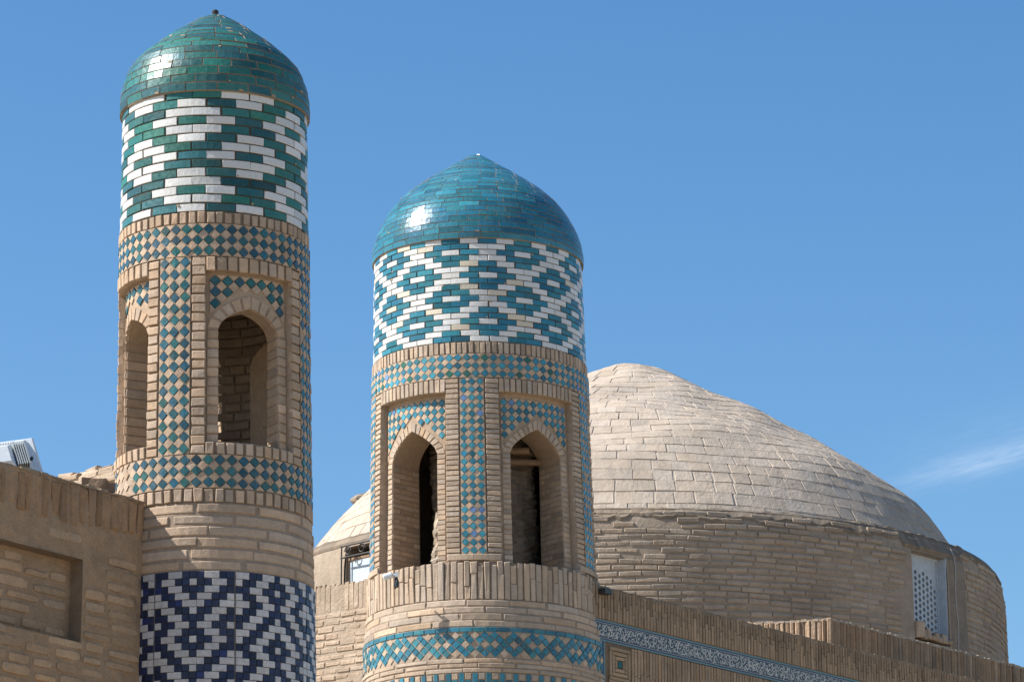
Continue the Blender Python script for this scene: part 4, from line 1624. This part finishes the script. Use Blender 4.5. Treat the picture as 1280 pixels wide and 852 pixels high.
# front face as a frame round the recess, cut fine so it can be uneven
r5 = random.Random(17)
us = sorted(set([-0.4, 0.0] + [0.1 * i for i in range(1, 60)] + [RU0, RU1, LL]))
zs = sorted(set([0.0, 3.0, 6.0] + [6.0 + 0.115 * i for i in range(1, 30) if 6.0 + 0.115 * i < ZT] + [RZ0, RZ1, ZT]))
H = {}
for a in us:
    for b in zs:
        fix = RU0 - 1e-6 <= a <= RU1 + 1e-6 and RZ0 - 1e-6 <= b <= RZ1 + 1e-6
        H[(a, b)] = mb.vert(LP(a, b, 0.0 if fix else r5.uniform(-.010, .008)))
for a0, a1 in zip(us[:-1], us[1:]):
    for b0, b1 in zip(zs[:-1], zs[1:]):
        if RU0 - 1e-6 <= a0 and a1 <= RU1 + 1e-6 and RZ0 - 1e-6 <= b0 and b1 <= RZ1 + 1e-6:
            continue
        mb.face((H[(a0, b0)], H[(a1, b0)], H[(a1, b1)], H[(a0, b1)]), WC)
for (p_, q_) in (((RU0, RZ0), (RU0, RZ1)), ((RU0, RZ1), (RU1, RZ1)), ((RU1, RZ1), (RU1, RZ0)), ((RU1, RZ0), (RU0, RZ0))):
    mb.quad(LP(*p_, 0), LP(*q_, 0), LP(*q_, -RDP), LP(*p_, -RDP), (0.25, 0.19, 0.14))
mb.quad(LP(RU0, RZ0, -RDP), LP(RU1, RZ0, -RDP), LP(RU1, RZ1, -RDP), LP(RU0, RZ1, -RDP), WC)
mb.quad(LP(-0.4, ZT, 0), LP(LL, ZT, 0), LP(LL, ZT, -0.42), LP(-0.4, ZT, -0.42), (0.36, 0.29, 0.22))
mb.quad(LP(0, 0, 0), LP(0, ZT, 0), LP(0, ZT, -0.42), LP(0, 0, -0.42), WC)
mb.quad(LP(LL, 0, 0), LP(LL, ZT, 0), LP(LL, ZT, -0.42), LP(LL, 0, -0.42), WC)
mb.quad(LP(0, 0, -0.42), LP(LL, 0, -0.42), LP(LL, ZT, -0.42), LP(0, ZT, -0.42), WC)
mb.build('wall', M_WALL, tl)
WB = (0.47, 0.340, 0.230)
mb = MB()
u = 0.02
while u < LL - 0.1:
    w_ = 0.112 * r5.uniform(0.85, 1.15)
    rect(mb, LP, u, u + w_ * r5.uniform(0.66, 0.80), 9.06 + r5.uniform(-.05, .04), ZT - 0.012 + r5.uniform(-.03, .005), -0.03, 0.014 + r5.uniform(-.006, .008), 0.016, tint((0.35, 0.235, 0.148), 0.12, 0.03, r5), 1, 0, 0.012, 0.010)
    u += w_
mb.build('soldier_course', M_WALL, tl)
mb = MB()


def slug(u0_, u1_, z0_, z1_, h, col):
    """a weathered brick face: rounded outline with soft swollen face standing out of the mortar"""
    w2, h2 = (u1_ - u0_) / 2, (z1_ - z0_) / 2
    cu_, cz_ = (u0_ + u1_) / 2, (z0_ + z1_) / 2
    NN = 18
    jitr = [1 + r5.uniform(-.14, .12) for _ in range(NN)]
    rings_ = []
    for s_, hh in ((1.0, -0.012), (0.97, h * 0.65), (0.82, h)):
        ring_ = []
        for e in range(NN):
            th = 2 * pi * e / NN
            cx_, sx_ = cos(th), sin(th)
            ex = 0.33
            px_ = (abs(cx_) ** ex) * (1 if cx_ > 0 else -1)
            py_ = (abs(sx_) ** ex) * (1 if sx_ > 0 else -1)
            inset = (1 - s_) * h2 * 1.6
            ring_.append(mb.vert(LP(cu_ + px_ * (w2 - inset) * (1 + (jitr[e] - 1) * 0.25), cz_ + py_ * (h2 - inset) * jitr[e], hh + hbase)))
        rings_.append(ring_)
    for a_, b_ in zip(rings_[:-1], rings_[1:]):
        for e in range(NN):
            mb.face((a_[e], a_[(e + 1) % NN], b_[(e + 1) % NN], b_[e]), col)
    mb.face(rings_[-1], col)


z = 8.87
row = 0
while z > 6.6:
    u = 0.03 + r5.random() * 0.12
    dens = 0.35 if z > 8.64 else 0.95
    while u < LL - 0.4:
        L_ = r5.uniform(0.22, 0.46)
        zz = z + r5.uniform(-.012, .012)
        hgt = r5.uniform(0.052, 0.088)
        if u < RU0 - 0.04:
            u1_ = min(u + L_, RU0 - 0.03)
        else:
            u1_ = u + L_
        hbase = 0.0
        if u1_ > RU0 - 0.02 and u < RU1 + 0.02 and RZ0 - 0.055 < zz < RZ1 - 0.005:
            hbase = -RDP
            u_a = max(u, RU0 + 0.05)
            if not (RZ0 + 0.04 < zz < RZ1 - 0.10) or u1_ - u_a < 0.1:
                u = u1_ + r5.uniform(0.03, 0.07)
                continue
        else:
            u_a = u
        if u1_ - u_a > 0.09 and r5.random() < dens:
            slug(u_a, u1_, zz, zz + hgt, r5.uniform(0.006, 0.018) * (0.5 if z > 8.64 else 1), tint(WB, 0.09, 0.04, r5))
        u = u1_ + r5.uniform(0.03, 0.075)
    z -= 0.113
    row += 1
mb.build('brickwork', M_WALL, tl)
mb = MB()
for e in range(70):
    a_, b_ = LL * e / 70, LL * (e + 1) / 70
    mb.box((a_, ZT - 0.012, -0.43), (b_, ZT + 0.012 + r5.uniform(-.012, .01), 0.008 + r5.uniform(-.010, .012)), tint((0.33, 0.26, 0.195), 0.08, 0.03, r5), 0, lambda a, b, c: LP(a, b, c))
mb.build('coping', M_WALL, tl)

# broken low wall behind it, with a loose brick
B0 = Vector((-3.40, 35.03, 0))
B1 = Vector((-3.98, 35.57, 0))
bd = (B1 - B0).normalized()
bn = Vector((bd.y, -bd.x, 0))
if bn.y > 0:
    bn = -bn
BP = Plane(B0, bd, bn)
tb = thing('low_wall', 'sunlit broken brick wall end against the foot of the slender minaret', 'wall', tuple(B0))
mb = MB()
r6 = random.Random(2)
NU = 26
prev = None
for e in range(NU + 1):
    u = -0.3 + 2.6 * e / NU
    zt_ = 9.945 + r6.uniform(-.02, .02)
    cur = [mb.vert(BP(u, 0, 0.0)), mb.vert(BP(u, 9.3, r6.uniform(-.01, .01))), mb.vert(BP(u, zt_ - 0.06, 0.01 + r6.uniform(-.012, .012))), mb.vert(BP(u, zt_, -0.05)), mb.vert(BP(u, zt_ + r6.uniform(-.01, .01), -0.4)), mb.vert(BP(u, 0, -0.42))]
    if prev:
        for q in range(5):
            mb.face((prev[q], cur[q], cur[q + 1], prev[q + 1]), tint((0.43, 0.345, 0.26), 0.06, 0.03, r6))
    else:
        mb.face(cur, (0.4, 0.32, 0.24))
    prev = cur
mb.face(prev[::-1], (0.4, 0.32, 0.24))
mb.build('wall', M_OLD, tb)
mb = MB()
for row in range(7):
    z0 = 9.945 - (row + 1) * 0.085
    u = -0.25 + r6.uniform(0, 0.2)
    while u < 2.2:
        L_ = r6.uniform(0.16, 0.30)
        if r6.random() > 0.12:
            rect(mb, BP, u, u + L_ - 0.02, z0 + 0.008, z0 + 0.070, -0.03, 0.018 + r6.uniform(-.015, .012), 0.012, tint((0.43, 0.335, 0.245), 0.1, 0.04, r6), 1, 0, 0.012, 0.008)
        u += L_
for q in range(9):
    u = -0.2 + q * 0.26 + r6.uniform(-.05, .05)
    rect(mb, BP, u, u + r6.uniform(0.14, 0.24), 9.93, 9.955 + r6.uniform(0.0, 0.035), -0.20 + r6.uniform(-.06, .06), -0.03 + r6.uniform(-.03, .03), 0.012, tint((0.42, 0.33, 0.245), 0.1, 0.04, r6), 1, 0, 0.012, 0.01)
mb.build('broken_bricks', M_OLD, tb)

mb = MB()
for (x_, y_, z_, sx_, sy_, sz_) in ((-3.665, 34.36, 9.385, 0.24, 0.16, 0.115), (-3.68, 34.37, 9.505, 0.22, 0.15, 0.10), (-3.55, 34.42, 9.385, 0.10, 0.14, 0.20)):
    ch_ = [(x_ + sx_ * (a - .5) + r6.uniform(-.012, .012), y_ + sy_ * (b - .5) + r6.uniform(-.012, .012), z_ + sz_ * c_ + r6.uniform(-.012, .012)) for a in (0, .33, .67, 1) for b in (0, 1) for c_ in (0, 1)]
    ii = [mb.vert(p_) for p_ in ch_]
    cc = tint((0.25, 0.185, 0.135), 0.08, 0.03, r6)
    for e in range(3):
        b0_, b1_ = e * 4, e * 4 + 4
        for (m_, n_) in ((0, 1), (1, 3), (3, 2), (2, 0)):
            mb.face((ii[b0_ + m_], ii[b0_ + n_], ii[b1_ + n_], ii[b1_ + m_]), cc)
    mb.face((ii[0], ii[2], ii[3], ii[1]), cc)
    mb.face((ii[12], ii[13], ii[15], ii[14]), cc)
ck = mb.build('masonry_chunk', M_WALL)
tag(ck, 'dark broken chunk of brick masonry lying on the near wall beside the slender minaret', 'masonry chunk')

# ================================================================== small fittings
from mathutils import Matrix
tlm = thing('floodlight', 'white grey floodlight with ribbed cooling fins seen from behind on the near wall', 'lamp', (-4.33, 33.36, 9.39))
ROT = Matrix.Rotation(radians(-12), 3, 'Y') @ Matrix.Rotation(radians(16), 3, 'Z') @ Matrix.Rotation(radians(-24), 3, 'X')
OL = Vector((-4.36, 33.40, 9.575))


def lt(a, b, c):
    q = ROT @ Vector((a, b, c)) + OL
    return (q.x, q.y, q.z)


def cbox(mb, lo, hi, ch, col):
    """box with chamfered edges towards the viewer (-y)"""
    x0, y0, z0 = lo
    x1, y1, z1 = hi
    back = [(x0, y1, z0), (x1, y1, z0), (x1, y1, z1), (x0, y1, z1)]
    mid = [(x0, y0 + ch, z0), (x1, y0 + ch, z0), (x1, y0 + ch, z1), (x0, y0 + ch, z1)]
    fr = [(x0 + ch, y0, z0 + ch), (x1 - ch, y0, z0 + ch), (x1 - ch, y0, z1 - ch), (x0 + ch, y0, z1 - ch)]
    B = [[mb.vert(lt(*p)) for p in L] for L in (back, mid, fr)]
    for a, b in zip(B[:-1], B[1:]):
        for e in range(4):
            mb.face((a[e], a[(e + 1) % 4], b[(e + 1) % 4], b[e]), col)
    mb.face(B[0][::-1], col)
    mb.face(B[2], col)


mb = MB()
cbox(mb, (-0.30, 0.0, -0.22), (0.30, 0.075, 0.19), 0.018, (0.6, 0.6, 0.6))
cbox(mb, (-0.28, -0.055, -0.20), (0.225, 0.004, 0.155), 0.045, (0.6, 0.6, 0.6))
cbox(mb, (-0.27, -0.15, -0.20), (0.06, -0.05, 0.045), 0.04, (0.6, 0.6, 0.6))
mb.build('housing', M_LAMP, tlm)
mb = MB()
for q in range(6):
    mb.box((0.075 + q * 0.019, -0.125, -0.19), (0.084 + q * 0.019, -0.05, 0.06), (0.3, 0.3, 0.3), 0, lt)
for q in range(17):
    mb.box((-0.26 + q * 0.022, -0.078, 0.055), (-0.248 + q * 0.022, -0.05, 0.10), (0.3, 0.3, 0.3), 0, lt)
mb.build('cooling_fins', M_LAMPG, tlm)
mb = MB()
mb.tube([lt(0.215, -0.075, -0.10), lt(0.215, -0.05, -0.10)], 0.014, 10)
mb.build('screw', M_BLACK, tlm)
mb = MB()
mb.tube([(-4.33, 33.42, 9.39), (-4.34, 33.42, 9.52)], 0.03, 8)
mb.build('bracket', M_BLACK, tlm)

# little white spotlight on the parapet of the broad minaret
ts2 = thing('spotlight', 'small white spotlight on an arm clipped to the parapet of the turquoise minaret', 'lamp', (-1.60, 52.1, 12.45))
mb = MB()
mb.tube([(-1.71, 52.05, 12.395), (-1.705, 52.05, 12.397), (-1.60, 52.06, 12.432), (-1.585, 52.06, 12.437)], [0.028, 0.043, 0.043, 0.030], 14)
mb.build('lamp_head', M_LAMP, ts2)
mb = MB()
mb.tube([(-1.585, 52.06, 12.437), (-1.535, 52.07, 12.44), (-1.525, 52.15, 12.44)], 0.014, 8)
mb.box((-1.555, 52.05, 12.41), (-1.51, 52.10, 12.475))
mb.build('arm', M_LAMP, ts2)
mb = MB()
mb.tube([(-1.535, 52.06, 12.40), (-1.53, 52.05, 12.34), (-1.535, 52.05, 12.27), (-1.55, 52.06, 12.25)], [0.018, 0.032, 0.034, 0.015], 8)
mb.build('cable_box', M_BLACK, ts2)
# small black lamp at the corner of the facade
tb2 = thing('wall_lamp', 'small black box lamp fixed at the top corner of the facade', 'lamp', (1.21, 53.1, 12.43))
LPn = Plane((1.1817, 53.2, 0), fd, fn)
mb = MB()
mb.box((-0.035, 12.405, 0.02), (0.12, 12.475, 0.13), (0.1, 0.1, 0.1), 0, lambda a, b, c: LPn(a, b, c))
mb.build('lamp_head', M_BLACK, tb2)
mb = MB()
mb.box((0.02, 12.42, 0.0), (0.06, 12.46, 0.03), (0.1, 0.1, 0.1), 0, lambda a, b, c: LPn(a, b, c))
mb.build('bracket', M_METAL, tb2)
# thin rod across the foot of the left opening
mb = MB()
mb.tube([M2(-33, 12.735, 1.30), M2(-27.5, 12.742, 1.36), M2(-22.5, 12.75, 1.40)], 0.007, 6)
tag(mb.build('metal_rod', plain('pale_rod', (0.45, 0.42, 0.38), 0.5, 0.3)), 'thin pale rod across the foot of the left arched opening of the broad minaret', 'rod')
